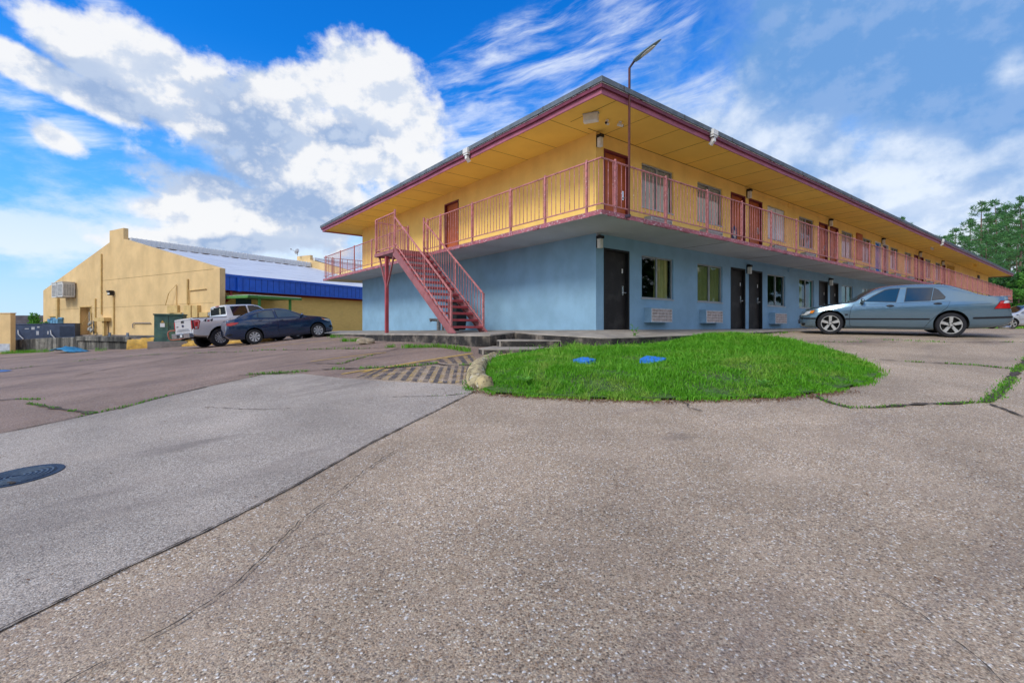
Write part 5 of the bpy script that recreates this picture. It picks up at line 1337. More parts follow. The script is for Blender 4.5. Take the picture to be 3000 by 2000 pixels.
for pl in (fd, rd):
    D = bc.side('door', pl, [P_bl, M_seam], car, .006, back=1, grow=.008)
    for d_, sg in zip(D, (1, -1)): handle(d_, -.20 if pl is fd else -1.02, .90 if pl is fd else .95, bc, sg, P_bl, .10, .022)
bc.side('side_window', [(.62, 1.005), (.50, 1.10), (.12, 1.33), (-.02, 1.355), (-.37, 1.365), (-.31, 1.03)], [G_seat, M_trim], car, .006, back=1, grow=.02)
bc.side('side_window', [(-.44, 1.035), (-.49, 1.365), (-.80, 1.35), (-1.06, 1.275), (-1.06, 1.09)], [G_seat, M_trim], car, .006, back=1, grow=.022)
bc.side('quarter_window', [(-1.09, 1.09), (-1.09, 1.265), (-1.35, 1.12)], [G_seat, M_trim], car, .006, back=1, grow=.018)
bc.side('tail_light', [(-2.24, .86), (-2.25, .955), (-1.98, .965), (-1.80, .95), (-1.90, .885), (-2.1, .84)], [M_redl, M_seam], car, .010, back=1, grow=.008, maxlen=.05)
bc.side('headlight', [(1.96, .68), (1.88, .775), (1.70, .80), (1.48, .84), (1.62, .745), (1.8, .68)], [M_clear, M_seam], car, .009, back=1, grow=.012, maxlen=.04)
bc.side('indicator', [(1.66, .775), (1.62, .81), (1.50, .832), (1.60, .765)], [M_amber], car, .012, maxlen=.04)
bc.side('fog_vent', [(2.0, .38), (1.95, .50), (1.80, .46), (1.86, .38)], [M_seam], car, .008, maxlen=.04)
bc.side('reflector', [(-2.28, .42), (-2.28, .50), (-2.12, .52), (-2.05, .46)], [M_trim], car, .008, maxlen=.05)
bc.over('windshield', [(.82, -.60), (.82, .60), (.76, .64), (.16, .53), (.08, .4), (.08, -.4), (.16, -.53), (.76, -.64)], G_car, car)
bc.over('rear_window', [(-1.02, -.48), (-1.02, .48), (-1.10, .53), (-1.74, .62), (-1.80, .5), (-1.80, -.5), (-1.74, -.62), (-1.10, -.53)], G_car, car)
for sg in (1, -1): mirror(car, .66, sg*.83, 1.03, P_bl, 1.05)
mb = MB(); mb.box(2.0, 2.075, -.45, .45, .3, .42); obj('grille', mb, M_trim, car)
# right-hand wheels at (-10.94, 20.2) and (-8.95, 21.75)
place(car, (-8.72, 21.9), (-10.73, 20.32), 2.58)
car.matrix_world = Matrix.Translation(car.matrix_world.to_3x3()@Vector((0, .78, 0)))@car.matrix_world

# ---- silver pickup behind it
P_tr = carpaint('silver_car_paint', (.66, .66, .68), .2, .3)
tk = Car([(4.58,.70),(4.54,.98),(4.45,1.10),(3.32,1.22),(2.72,1.28),(2.26,1.55),(1.86,1.83),(1.5,1.89),(.5,1.90),(.40,1.885),(.385,1.36),(.30,1.345),(-1.0,1.36),(-1.06,1.355),(-1.085,1.30),(-1.09,.80),(-1.10,.66)],
         [(4.58,.55),(4.4,.42),(3.2,.40),(.6,.42),(-.5,.48),(-.95,.54),(-1.10,.60)],
         [(4.58,.70),(4.5,.86),(4.2,.96),(3.6,1.0),(-.95,1.0),(-1.07,.985),(-1.10,.975)],
         [(4.58,.62),(4.4,1.0),(3.3,1.13),(2.6,1.19),(.39,1.29),(.35,1.26),(-1.10,1.25)], .30, sill=.97)
tk.wr = .41
car = empty('pickup_truck'); tag(car, 'silver four door pickup truck behind the dark blue sedan', 'pickup truck')
tk.body('body', P_tr, car, ((3.68, .99), (0, .99)), .49, .06, (.39, .395, .31, -1.07, -1.09))
for x in (3.68, 0):
    for y in (.97, -.97): wheel(car, x, y, .405, .26, 12, .25, M_hub, 'twelve')
for pl, gx in (([(1.36, 1.26), (1.36, .52), (.62, .52), (.50, .75), (.46, 1.26)], .62), ([(2.66, 1.18), (2.72, .52), (1.38, .52), (1.38, 1.26)], 1.52)):
    D = tk.side('door', pl, [P_tr, M_seam], car, .006, back=1, grow=.009)
    for d_, sg in zip(D, (1, -1)): handle(d_, gx, 1.12, tk, sg, P_tr, .11, .026)
tk.side('side_window', [(.66, 1.37), (.60, 1.78), (1.28, 1.795), (1.32, 1.39)], [G_car, M_trim], car, .007, back=1, grow=.03)
tk.side('side_window', [(1.44, 1.40), (1.40, 1.795), (1.78, 1.77), (2.20, 1.49), (2.2, 1.40)], [G_seat, M_trim], car, .007, back=1, grow=.03)
tk.over('windshield', [(2.62, -.75), (2.62, .75), (1.95, .66), (1.95, -.66)], G_car, car)
def flat(name, x, poly, mats, sg=-1, mi=0, parent=None, th=.006):
    mb = MB(); a = [mb.bm.verts.new((x, y, z)) for y, z in poly]; b = [mb.bm.verts.new((x+sg*th, y, z)) for y, z in poly]; n = len(poly)
    mb.face(b)
    for i in range(n): mb.face([a[i], a[(i+1) % n], b[(i+1) % n], b[i]])
    return obj(name, mb, mats, parent or car)
o = flat('rear_window', .380, [(-.80, 1.39), (.80, 1.39), (.70, 1.80), (-.70, 1.80)], darkglass('green_black_glass', (.006, .016, .014)))
bp = [(.05+.085*math.sin(t)*(1+.22*math.cos(2*t)), 1.60+.135*math.cos(t)) for t in [2*math.pi*k/18 for k in range(18)]]
flat('sticker', .373, [(y-.30, z) for y, z in bp], paint('cream_sticker', (.62, .58, .42), .1, 30, .6), parent=o)
for c_ in ((-.25, 1.655), (-.25, 1.55)): flat('sticker_mark', .366, [(c_[0]+.035*math.cos(t), c_[1]+.035*math.sin(t)) for t in [2*math.pi*k/10 for k in range(10)]], M_trim, parent=o, th=.002)
flat('sticker_strip', .373, [(.38, 1.74), (.62, 1.74), (.60, 1.785), (.38, 1.785)], M_plate, parent=o)
flat('high_brake_light', .39, [(-.16, 1.835), (.16, 1.835), (.14, 1.87), (-.14, 1.87)], M_redl, th=.03)
# bed cap, tailgate, lights, bumper
tk.over('bed_cover', [(.36, -.90), (.36, .90), (-1.0, .90), (-1.0, -.90)], M_trim, car, .006)
tk.side('bed_rail_cap', [(.36, 1.325), (.36, 1.345), (-1.05, 1.36), (-1.05, 1.338)], [M_trim], car, .012)
tg = flat('tailgate', -1.092, [(-.86, .70), (.86, .70), (.86, 1.32), (-.86, 1.32)], P_tr, th=.022)
mb = MB(); n0 = [(-.86, 1.32), (.86, 1.32), (.80, 1.22), (-.80, 1.22)]
mb.prism([(-1.13, -.84), (-1.085, -.84), (-1.085, .84), (-1.13, .84)], 1.27, 1.335); obj('tailgate_spoiler', mb, P_tr, tg, bevel=.012)
flat('tailgate_panel', -1.113, [(-.72, .78), (.72, .78), (.55, .90), (-.55, .90)], paint('silver_recess', (.34, .35, .38), .1, 5, .35, metal=.3), parent=tg, th=.012)
flat('tailgate_handle', -1.113, [(-.16, 1.16), (.16, 1.16), (.12, 1.27), (-.12, 1.27)], M_trim, parent=tg, th=.014)
flat('emblem', -1.113, [(.13*math.cos(t)*.85, 1.03+.055*math.sin(t)) for t in [2*math.pi*k/18 for k in range(18)]], paint('blue_emblem', (.01, .02, .07), .1, 5, .3), parent=tg, th=.014)
flat('badge', -1.113, [(.50, .99), (.72, .99), (.72, 1.03), (.50, 1.03)], M_trim, parent=tg, th=.006)
for sg in (1, -1):
    mb = MB(); pz = [(-1.10, .86), (-1.10, 1.24), (-.84, 1.25), (-.78, 1.20), (-.84, 1.06), (-.88, .86)]
    tk.side('tail_light', pz, [M_redl, M_trim], car, .010, sides=(sg,), back=1, grow=.014, maxlen=.08)
    tk.side('reverse_light', [(-1.02, .88), (-1.02, .965), (-.93, .965), (-.94, .88)], [M_clear], car, .014, sides=(sg,))
    tk.side('tail_light_bar', [(-.90, .88), (-.86, 1.06), (-.82, 1.19), (-1.0, 1.21), (-1.0, 1.185), (-.86, 1.165), (-.90, 1.06), (-.93, .88)], [paint('pink_lamp_bar', (.7, .25, .25), .1, 5, .2) if 'pink_lamp_bar' not in bpy.data.materials else bpy.data.materials['pink_lamp_bar']], car, .015, sides=(sg,), maxlen=.05)
    flat('tail_light', -1.092, [(sg*.875, .88), (sg*.965, .88), (sg*.965, 1.24), (sg*.875, 1.24)], M_redl, th=.02)
mb = MB(); mb.box(-1.26, -1.08, -.95, .95, .50, .70); mb.mat(1).box(-1.27, -1.2, -.95, .95, .69, .715); mb.box(-1.265, -1.2, -.40, .40, .50, .68); mb.mat(2).box(-1.272, -1.262, -.26, -.02, .53, .66)
obj('rear_bumper', mb, [M_chrome, M_trim, M_plate], car, bevel=.015)
mb = MB(); mb.tube([(-1.1, -.5, .48), (3.4, -.45, .45)], .05, 8); mb.tube([(0, -.8, .42), (0, .8, .42)], .07, 8); mb.blob((0, 0, .42), (.18, .2, .16)); mb.tube([(-.9, .1, .46), (-1.2, .1, .42)], .04, 8); obj('axle', mb, M_rimb, car)
tk.side('arch_trim', [(.50*math.cos(t), .43+.50*math.sin(t)) for t in [R(a) for a in range(0, 181, 15)]]+[(.54*math.cos(t), .43+.56*math.sin(t)) for t in [R(a) for a in range(180, -1, -15)]], [P_tr], car, .02, maxlen=.06)
for sg in (1, -1): mirror(car, 2.35, sg*1.02, 1.42, P_tr, 1.5)
flat('headlight', 4.52, [(.55, .85), (.93, .85), (.9, 1.02), (.55, 1.02)], M_clear, 1); flat('headlight', 4.52, [(-.55, .85), (-.93, .85), (-.9, 1.02), (-.55, 1.02)], M_clear, 1)
flat('grille', 4.53, [(-.5, .7), (.5, .7), (.5, 1.03), (-.5, 1.03)], M_trim, 1, th=.06)
# lettering on the bedside
for i, (ch, mt, dx) in enumerate((('4', M_trim, 0), ('x', M_redl, .14), ('4', M_trim, .26))):
    cu = bpy.data.curves.new('bed_lettering', 'FONT'); cu.body = ch; cu.size = .21; cu.extrude = .004; cu.shear = .3; cu.offset = .006
    to = bpy.data.objects.new('t', cu); COL.objects.link(to); dg = bpy.context.evaluated_depsgraph_get(); dg.update()
    me = bpy.data.meshes.new_from_object(to.evaluated_get(dg)); bpy.data.objects.remove(to)
    me.materials.clear(); me.materials.append(mt)
    o = bpy.data.objects.new('bed_lettering', me); COL.objects.link(o); o.parent = car; o.location = (-.66+dx, -tk.Y(-.5, 1.2)-.012, 1.15); o.rotation_euler = (math.pi/2, 0, 0); o.scale = (1.05, .85, 1)
# right rear wheel at (-13.2, 22.0); heading along the right facade direction
place(car, (-13.18+3.68*math.cos(R(54)), 22.0+3.68*math.sin(R(54))), (-13.18, 22.0), 3.68)
Mx = car.matrix_world.copy(); car.matrix_world = Matrix.Translation(Mx.to_3x3()@Vector((-1.84, .9, 0)))@Mx

# ---- silver car at the far right edge
sc_ = Car([(2.2,.60),(2.15,.78),(2.0,.90),(1.3,.99),(.95,1.05),(.5,1.33),(.1,1.54),(-.5,1.60),(-1.6,1.57),(-2.1,1.2),(-2.3,1.1),(-2.35,.6)],
          [(2.2,.45),(2.0,.25),(.9,.22),(-.9,.22),(-2.2,.35),(-2.35,.5)], [(2.2,.5),(2.1,.7),(1.8,.85),(1,.91),(-1.6,.91),(-2.2,.82),(-2.35,.7)],
          [(2.2,.52),(1.9,.78),(1.0,.95),(-1,1.02),(-2.35,.6)], .40)
sc_.wr = .33
P_sv = carpaint('pale_silver_paint', (.52, .55, .60), .3, .3)
car = empty('silver_car'); tag(car, 'pale silver car half out of frame behind the grey sedan at the right edge', 'car')
sc_.body('body', P_sv, car, ((1.3, .88), (-1.35, .88)), .38)
for x in (1.3, -1.35):
    for y in (.905, -.905): wheel(car, x, y, .33, .21, 5, .24, M_alloy, 'five')
for pl in ([(.92, .93), (.90, .34), (-.1, .34), (-.12, .98)], [(-.14, .98), (-.12, .34), (-.85, .34), (-1.1, .7), (-1.2, 1.0)]):
    D = sc_.side('door', pl, [P_sv, M_seam], car, .006, back=1)
    for d_, sg in zip(D, (1, -1)): handle(d_, pl[3][0]+.15 if pl[0][0] > 0 else -1.0, .9, sc_, sg, P_sv)
sc_.side('side_window', [(.62, 1.08), (.2, 1.42), (-.15, 1.5), (-.12, 1.05)], [G_car, M_trim], car, .006, back=1)
sc_.side('side_window', [(-.2, 1.05), (-.24, 1.5), (-1.0, 1.5), (-1.25, 1.1)], [G_car, M_trim], car, .006, back=1)
sc_.side('chrome_strip', [(.9, .60), (.9, .625), (-.85, .625), (-.85, .60)], [M_chrome], car, .012)
sc_.side('wing_vent', [(1.12, .88), (1.05, .93), (.95, .93), (.98, .88)], [M_trim], car, .010)
sc_.over('windshield', [(.9, -.6), (.9, .6), (.15, .52), (.15, -.52)], G_car, car)
sc_.side('headlight', [(2.08, .66), (2.0, .8), (1.75, .84), (1.85, .7)], [M_clear, M_seam], car, .009, back=1, maxlen=.05)
for sg in (1, -1): mirror(car, .72, sg*.88, 1.08, P_sv)
fx, fy = 32.6, 32.4
place(car, (fx, fy), (fx+2.62, fy-.45), 2.65)
# ------------------------------------------------------------------ trees
M_bark = paint('pine_bark', (.15, .105, .08), .3, 3, .95, 12, .8)
M_pine = leafmat('pine_needle', (.04, .15, .055), (.13, .31, .085), (.16, .33, .06), .5, .6, .25)
M_leaf = leafmat('broad_leaf', (.06, .21, .03), (.17, .42, .05), (.04, .13, .035), .6, .6, .3)
M_leafd = leafmat('deep_leaf', (.012, .055, .014), (.04, .12, .02), (.01, .03, .012), .6, .6, .2)
def cards(name, C, Rr, n, size, asp, mat, parent, seed, up=.3):
    """leaf-sized cards scattered through clump volumes; C (k,3) centres, Rr radii, n cards per clump"""
    rg = np.random.RandomState(seed); k = len(C); N = k*n
    d = rg.normal(size=(N, 3)); d /= np.linalg.norm(d, axis=1)[:, None]
    rad = np.repeat(Rr, n)[:, None]*rg.uniform(.35, 1, (N, 1))**.6
    p = np.repeat(C, n, 0)+d*rad*np.array([1, 1, .62])
    a = d+rg.normal(size=(N, 3))*.6+np.array([0, 0, up]); a /= np.linalg.norm(a, axis=1)[:, None]
    b = np.cross(a, rg.normal(size=(N, 3))); b /= np.linalg.norm(b, axis=1)[:, None]
    s = size*rg.uniform(.6, 1.4, (N, 1)); L = a*s; Wd = b*s*asp
    V = np.stack([p-L*.5, p+Wd*.5, p+L*.5, p-Wd*.5], 1).reshape(-1, 3)
    me = bpy.data.meshes.new(name); me.vertices.add(4*N); me.vertices.foreach_set('co', V.ravel())
    me.loops.add(4*N); me.loops.foreach_set('vertex_index', np.arange(4*N)); me.polygons.add(N); me.polygons.foreach_set('loop_start', np.arange(N)*4)
    me.update(calc_edges=True); me.materials.append(mat)
    o = bpy.data.objects.new(name, me); COL.objects.link(o); o.parent = parent; return o
def pine(h, seed, base=.45, spread=3.2):
    rg = random.Random(seed); root = empty('pine_tree'); mb = MB()
    bend = [(rg.uniform(-.2, .2)*t, rg.uniform(-.2, .2)*t, h*t) for t in (0, .25, .5, .75, 1)]
    mb.tube(bend, [.26, .21, .16, .10, .03], 8); C = []; Rr = []
    nb = 30
    for i in range(nb):
        t = base+(1-base)*(i+.5)/nb*.98; z = h*t; a = i*2.4+rg.uniform(-.5, .5)
        prof = math.sin(min(1, (1-t)/(1-base)*1.15)*math.pi*.62)**.8
        L = spread*max(.18, prof)*rg.uniform(.45, 1.15)
        e = Vector((math.cos(a)*L, math.sin(a)*L, z+L*rg.uniform(.1, .45))); b0 = Vector((0, 0, z)); m = b0.lerp(e, .55)+Vector((0, 0, -.1))
        mb.tube([b0, m, e], [.07*(1.2-t), .045*(1.2-t), .02], 5)
        for q in (1, .72, .5):
            if q < 1 and (L < 1.2 or rg.random() < .3): continue
            p = b0.lerp(e, q); C.append((p.x+rg.uniform(-.4, .4), p.y+rg.uniform(-.4, .4), p.z+rg.uniform(-.1, .45))); Rr.append(rg.uniform(.42, .80)*(.6+.5*prof))
    C.append((0, 0, h)); Rr.append(.5)
    obj('trunk', mb, M_bark, root, smooth=True); cards('crown', np.array(C), np.array(Rr), 56, .50, .16, M_pine, root, seed)
    return root
def broad(h, seed, w=3.0, mat=None, base=.15, name='broadleaf_tree', n=95, size=.34):
    rg = random.Random(seed); root = empty(name); mb = MB(); C = []; Rr = []
    mb.tube([(0, 0, 0), (rg.uniform(-.2, .2), rg.uniform(-.2, .2), h*.5), (rg.uniform(-.4, .4), 0, h*.85)], [.16*h/8, .11*h/8, .03], 7)
    for i in range(34):
        t = rg.uniform(base, 1); a = rg.uniform(0, 6.28); rr = w*math.sqrt(max(.05, math.sin(math.pi*min(1, .12+t*.82))))*rg.uniform(.25, 1)
        c = (math.cos(a)*rr, math.sin(a)*rr, h*t*.93); C.append(c); Rr.append(rg.uniform(.55, 1.15)*h/9)
        if i % 3 == 0: mb.tube([(0, 0, h*t*.6), (c[0]*.6, c[1]*.6, h*t*.8), c], [.05, .03, .012], 5)
    obj('trunk', mb, M_bark, root, smooth=True); cards('crown', np.array(C), np.array(Rr), n, size, .55, mat or M_leaf, root, seed, .1)
    return root
protoP = [pine(18, 1), pine(20, 5, .5, 2.9), pine(17, 9, .40, 3.6)]
protoB = [broad(9, 21), broad(8, 33, 3.4, M_leafd), broad(10, 47, 3.2)]
used = set()
def plant(protos, i, x, y, sc, rz, label, cat, group=None):
    p = protos[i]; o = p
    if id(p) in used: o = copy_tree(p)
    used.add(id(p)); o.location = (x, y, h1(x, y)-.1); o.scale = (sc, sc, sc*1.0); o.rotation_euler = (0, 0, rz); tag(o, label, cat, group); return o
def at(px, Y): return ((px-1500)/1423*Y, Y)
PT = [(2875,70,590,0), (2918,74,584,1), (2990,72,575,1), (2800,78,668,2), (2745,84,690,2), (2842,80,640,0), (2955,80,620,2), (3040,76,600,0), (2890,62,700,2), (2950,88,600,0), (2668,95,652,1), (2640,97,636,0), (3100,82,560,1), (2770,95,690,0), (2905,95,640,1), (2825,68,690,1), (2980,64,690,0)]
TG = 'tall pines beyond the motel'
for k, (px, Y, top, i) in enumerate(PT):
    x, y = at(px, Y); hgt = (960-top)/1423*Y-h1(x, y)+.1; base = (18.3, 20.3, 17.3)[i]
    plant(protoP, i, x, y, hgt/base, k*1.3, 'tall tufted pine rising behind the far end of the motel', 'pine tree', TG)
BT = [(2900,58,820,0), (2935,56,800,1), (2975,57,790,2), (3010,55,800,0), (2870,64,800,1), (2960,66,810,0), (2918,66,810,2), (3045,58,780,1), (2840,72,780,2), (2800,80,800,0), (2890,74,790,1), (3000,70,800,2), (2950,52,850,1), (2985,51,840,2), (3030,50,850,0), (2915,53,860,1), (2995,60,820,1), (2945,60,825,1), (2890,60,830,1)]
for k, (px, Y, top, i) in enumerate(BT):
    x, y = at(px, Y); hgt = (960-top)/1423*Y-h1(x, y)+.1; base = (9, 8, 10)[i]
    plant(protoB, i, x, y, hgt/base, k*1.7, 'dense green broadleaf tree in the thicket under the pines at the right', 'tree', 'broadleaf trees under the pines')
# shrubs by the hall's left corner
sh = empty('shrub', (-39.0, 40.2, -.9)); tag(sh, 'loose green shrub growing at the left corner of the hall', 'shrub')
mb = MB(); rg = random.Random(4); C = []; lf = MB()
for i in range(9):
    a = rg.uniform(0, 6.28); e = Vector((math.cos(a)*rg.uniform(.3, 1.1), math.sin(a)*.7, rg.uniform(1.0, 2.0))); mb.tube([(0, 0, 0), e*.6, e], [.05, .03, .012], 5); C.append(e)
for q in ((-.9, 0, 2.9), (-1.1, .1, 2.5), (-.6, 0, 2.4), (-.8, 0, 2.0)): C.append(Vector(q))
e = Vector((-.9, 0, 3.0)); mb.tube([(-.2, 0, 0), (-.6, 0, 1.8), e], [.04, .03, .02], 5)
obj('stem', mb, M_bark, sh); cards('crown', np.array([tuple(c) for c in C]), np.full(len(C), .55), 90, .34, .35, M_leaf, sh, 8)
for k in range(0):
    a = k*2.4; d = Vector((math.cos(a), math.sin(a)*.6, .25+.3*(k % 3))).normalized(); s_ = Vector((-d.y, d.x, .3)).normalized()*.07; b = e+Vector((0, 0, -.03*k))
    lf.poly([b, b+d*.45+s_, b+d*.95, b+d*.45-s_])
lf.bm.free(); sh.scale = (.62, .62, .66)
for i, (x, y, hh) in enumerate(((-47.5, 47.2, 2.75), (-45.6, 46.4, 2.6))):
    b = broad(9, 60+i, 2.6, M_leafd, .3, 'bush', 40, .5); b.location = (x, y, -1.9); b.scale = (.28, .28, hh/9.3); tag(b, ('bush tip showing above the yellow wall at the far left', 'low bush top showing just above the dark block wall')[i], 'bush')
fl = MB()
for k in range(30):
    a = rg.uniform(0, 6.28); b = Vector((rg.uniform(-.5, .5), rg.uniform(-.2, .2), 0)); d = Vector((math.cos(a)*.2, math.sin(a)*.2, rg.uniform(.2, .7))); s_ = Vector((.03, 0, 0))
    fl.poly([b-s_, b+s_, b+d])
o = obj('dock_weed', fl, M_weed, loc=(*ab(-.5, 20.2), -.52)); tag(o, 'clump of weeds growing on the dock beside the hall door', 'weed')


# the wood across the lot, behind the photographer: seen as the dark reflection in the windows and car flanks
rg = np.random.RandomState(77); aa = np.radians(rg.uniform(57, 205, 520)); rr_ = rg.uniform(46, 62, 520); C = np.stack([np.sin(aa)*rr_, np.cos(aa)*rr_, -1+12*rg.uniform(0, 1, 520)**.8], 1)
o = cards('far_wood', C, rg.uniform(1.6, 3.2, 520), 26, 1.5, .6, M_leafd, None, 5, .1); o['kind'] = 'stuff'; o['label'] = 'dark wood across the lot, seen reflected in the windows'
# ------------------------------------------------------------------ sky, sun, camera
SUN_EL, SUN_AZ = R(42), R(224)      # azimuth measured clockwise from +Y
w = bpy.data.worlds.new('World'); scene.world = w; w.use_nodes = True
nt = NT(w.node_tree); nt.n.clear()
out = nt.new('ShaderNodeOutputWorld'); bg = nt.new('ShaderNodeBackground'); nt.l.new(bg.outputs[0], out.inputs[0]); bg.inputs[1].default_value = .1
sky = nt.new('ShaderNodeTexSky', sky_type='NISHITA'); sky.sun_disc = False; sky.sun_elevation = SUN_EL; sky.sun_rotation = SUN_AZ
sky.altitude = 50; sky.air_density = 1.0; sky.dust_density = .6; sky.ozone_density = 2.5
D = nt.new('ShaderNodeTexCoord').outputs['Generated']
x, y, z = nt.sep(nt.vm('NORMALIZE', D))
az = nt.m('ARCTAN2', x, y); el = nt.m('ARCSINE', z)
hs = nt.new('ShaderNodeHueSaturation'); nt.l.new(sky.outputs[0], hs.inputs['Color']); hs.inputs['Saturation'].default_value = 1.35; hs.inputs['Value'].default_value = 1.0
blue = nt.mix(1, hs.outputs[0], (.16, 1.15, 1.75), 'MULTIPLY')
pale = nt.mix(nt.step(el, .0, .22), (4.4, 5.9, 7.4), (1.5, 4.0, 7.3))
blue = nt.mix(nt.step(el, .0, .50, .95, 0), blue, pale)
def aze(px, py):
    t = (px-1500)/1423; return math.atan(t), math.atan((960-py)/1423/math.hypot(1, t))
def blob(px, py, rx, ry, rot=0):
    a, e = aze(px, py); ra, re = rx/1423, ry/1423
    da = nt.m('SUBTRACT', az, a); de = nt.m('SUBTRACT', el, e); c, s = math.cos(rot), math.sin(rot)
    u = nt.m('DIVIDE', nt.m('ADD', nt.m('MULTIPLY', da, c), nt.m('MULTIPLY', de, s)), ra)
    v = nt.m('DIVIDE', nt.m('SUBTRACT', nt.m('MULTIPLY', de, c), nt.m('MULTIPLY', da, s)), re)
    d = nt.m('SQRT', nt.m('ADD', nt.m('MULTIPLY', u, u), nt.m('MULTIPLY', v, v)))
    return nt.m('SUBTRACT', 1, d)
def union(L):
    r_ = L[0]
    for q in L[1:]: r_ = nt.m('SMOOTH_MAX', r_, q, .2)
    return r_
V = nt.comb(az, nt.m('MULTIPLY', el, 1.25), 0)
def fbm(vec): return nt.noise(vec, 6.2, 9, .57, .0)
n_big = fbm(V); n_fine = nt.noise(V, 24, 6, .62, .2)
V2 = nt.vm('ADD', V, (-.010, .030, 0)); n_big2 = fbm(V2)
lit = nt.m('SUBTRACT', n_big, n_big2)            # >0 where the puff thins out towards the sun
cum = union([blob(110,215,250,40,-.25), blob(420,265,280,70,-.42), blob(640,330,300,120,-.25), blob(860,270,230,80,.15), blob(1070,260,200,130), blob(1150,360,190,110), blob(930,450,330,180), blob(950,590,140,95), blob(690,690,280,58), blob(620,590,180,90,-.2), blob(1200,480,120,80), blob(150,400,62,34,-.5), blob(480,700,130,30,.1), blob(520,620,150,50), blob(880,660,160,110)])
dens = nt.m('ADD', cum, nt.m('ADD', nt.m('MULTIPLY', nt.m('SUBTRACT', n_big, .5), 2.0), nt.m('MULTIPLY', nt.m('SUBTRACT', n_fine, .5), .45)))
a_c = nt.step(dens, -.02, .36)
core = nt.step(dens, .1, .9)
shade = union([blob(720,400,160,150), blob(640,500,210,90), blob(880,600,220,70), blob(330,290,190,40,-.35), blob(1010,400,140,50), blob(700,720,300,30)])
shv = nt.m('ADD', nt.m('MULTIPLY', shade, .95), nt.m('ADD', nt.m('MULTIPLY', nt.m('SUBTRACT', n_big, .5), 1.1), nt.m('MULTIPLY', lit, -5)))
c_c = nt.mix(nt.step(shv, -.12, .60), (6.7, 6.75, 6.85), (2.5, 3.4, 5.1))
c_c = nt.mix(nt.step(lit, .02, -.08, 0, .8), c_c, (4.1, 4.8, 6.0))
# grey cloud sheet on the right
gre = union([blob(2560,120,600,300,.2), blob(2250,430,360,190,-.25), blob(2950,300,460,330), blob(2750,640,620,240,-.1), blob(2300,640,420,150,-.2), blob(3500,300,600,480)])
dg_ = nt.m('ADD', gre, nt.m('ADD', nt.m('MULTIPLY', nt.m('SUBTRACT', n_big, .5), 1.3), nt.m('MULTIPLY', nt.m('SUBTRACT', n_fine, .5), .35)))
a_g = nt.step(dg_, -.12, .5)
n_g = nt.noise(V, 5.0, 8, .56, .0)
wht = union([blob(2750,720,500,120), blob(2250,650,300,110), blob(2150,330,170,90,-.35), blob(2310,430,220,80,-.2), blob(2750,600,330,70,-.1), blob(2650,430,150,45,-.3), blob(2600,520,260,50), blob(2960,210,40,50)])
drk = union([blob(2500,110,420,210,.1), blob(2850,330,260,90,-.2), blob(2700,250,300,120)])
gl = nt.m('SUBTRACT', nt.m('ADD', nt.m('MULTIPLY', nt.m('SUBTRACT', n_g, .5), 1.35), nt.m('ADD', nt.m('MULTIPLY', wht, .40), nt.m('MULTIPLY', lit, 1.2))), nt.m('MULTIPLY', nt.m('MAXIMUM', drk, -.4), .28))
gl = nt.m('ADD', gl, nt.m('MULTIPLY', nt.m('SUBTRACT', n_fine, .5), .5))
c_g = nt.mix(nt.step(gl, -.32, .58), (1.2, 2.6, 5.1), (6.0, 6.5, 7.2))
c_g = nt.mix(nt.step(nt.m('ADD', lit, nt.m('MULTIPLY', nt.m('SUBTRACT', n_fine, .5), .12)), .02, -.10, 0, .40), c_g, (2.9, 3.9, 5.8))

# thin streaky cirrus in the middle
ca, sa = math.cos(.24), math.sin(.24)
wv = nt.m('MULTIPLY', nt.m('SUBTRACT', nt.noise(V, 4, 2, .5), .5), .05)
us_ = nt.m('ADD', nt.m('MULTIPLY', az, ca), nt.m('MULTIPLY', el, sa)); vs2 = nt.m('ADD', wv, nt.m('SUBTRACT', nt.m('MULTIPLY', el, ca), nt.m('MULTIPLY', az, sa)))
VS = nt.comb(nt.m('MULTIPLY', us_, 3.2), nt.m('MULTIPLY', vs2, 17), 0)
n_s = nt.noise(VS, 1.5, 9, .62, .35)
cir = union([blob(1720,110,260,120,.3), blob(1500,170,260,80,.3), blob(1800,220,280,90,.3), blob(1450,330,260,110,.3), blob(1980,330,200,90,.2), blob(360,70,130,30,-.5), blob(150,370,110,60,-.4), blob(1350,440,200,100)])
a_s = nt.m('MULTIPLY', nt.step(nt.m('ADD', n_s, nt.m('MULTIPLY', cir, .15)), .46, .84), nt.step(cir, -.5, .3, 0, .8))
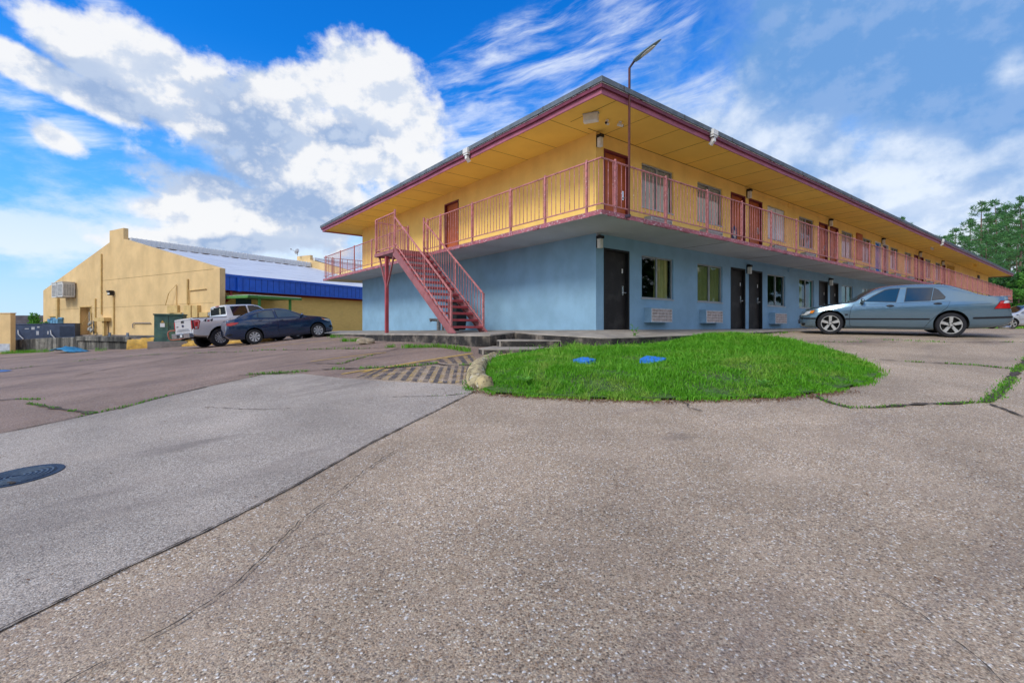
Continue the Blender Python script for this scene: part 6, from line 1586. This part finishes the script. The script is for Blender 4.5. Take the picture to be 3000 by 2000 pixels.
# broken bright cloud added out of view (behind the camera, overhead) to whiten light
n_o = nt.noise(nt.comb(x, y, z), 2.6, 7, .6, .3)
oth = nt.m('MULTIPLY', nt.step(n_o, .41, .60), nt.step(nt.m('ABSOLUTE', az), .95, 1.4))
pl_ = union([blob(700,680,420,110), blob(450,600,260,80), blob(1100,640,260,130), blob(150,690,200,60)])
low_ = nt.m('MULTIPLY', nt.step(nt.m('ADD', nt.noise(nt.comb(nt.m('MULTIPLY', az, .9), nt.m('MULTIPLY', el, 1.9), 3), 6, 8, .62), nt.m('MULTIPLY', nt.m('MAXIMUM', pl_, -.3), .25)), .42, .68), nt.step(el, .42, .06, 0, .85))
col = nt.mix(low_, blue, (6.2, 6.8, 7.5))
col = nt.mix(oth, col, (9.2, 8.8, 8.3))
col = nt.mix(a_s, col, (6.7, 7.1, 7.6))
col = nt.mix(nt.m('MULTIPLY', a_g, .93), col, c_g)
col = nt.mix(nt.m('MULTIPLY', a_c, .97), col, c_c)
col = nt.mix(nt.step(z, -.002, -.03), col, (2.2, 2.2, 2.1))
nt.l.new(col, bg.inputs[0])

sd_ = bpy.data.lights.new('sun', 'SUN'); sd_.energy = 1.5; sd_.angle = R(16); sd_.color = (1, .95, .86)
so = bpy.data.objects.new('sun', sd_); COL.objects.link(so)
dv = Vector((math.sin(SUN_AZ)*math.cos(SUN_EL), math.cos(SUN_AZ)*math.cos(SUN_EL), math.sin(SUN_EL)))
so.rotation_euler = dv.to_track_quat('Z', 'Y').to_euler()

cd = bpy.data.cameras.new('camera'); cam = bpy.data.objects.new('camera', cd); COL.objects.link(cam)
cd.sensor_width = 36; cd.lens = 36*1423/3000; cd.shift_y = (960-1000)/3000; cd.clip_start = .05; cd.clip_end = 2000
cam.location = (0, 0, 0); cam.rotation_euler = (math.pi/2, 0, 0); scene.camera = cam
vs_t = scene.view_settings; vs_t.view_transform = 'Standard'; vs_t.look = 'None'; vs_t.gamma = 1; vs_t.use_curve_mapping = False; vs_t.exposure = .5
scene.cycles.use_denoising = True
scene.cycles.max_bounces = 8; scene.cycles.transparent_max_bounces = 12; scene.cycles.sample_clamp_indirect = 6
w.cycles.sampling_method = 'MANUAL'; w.cycles.sample_map_resolution = 1024
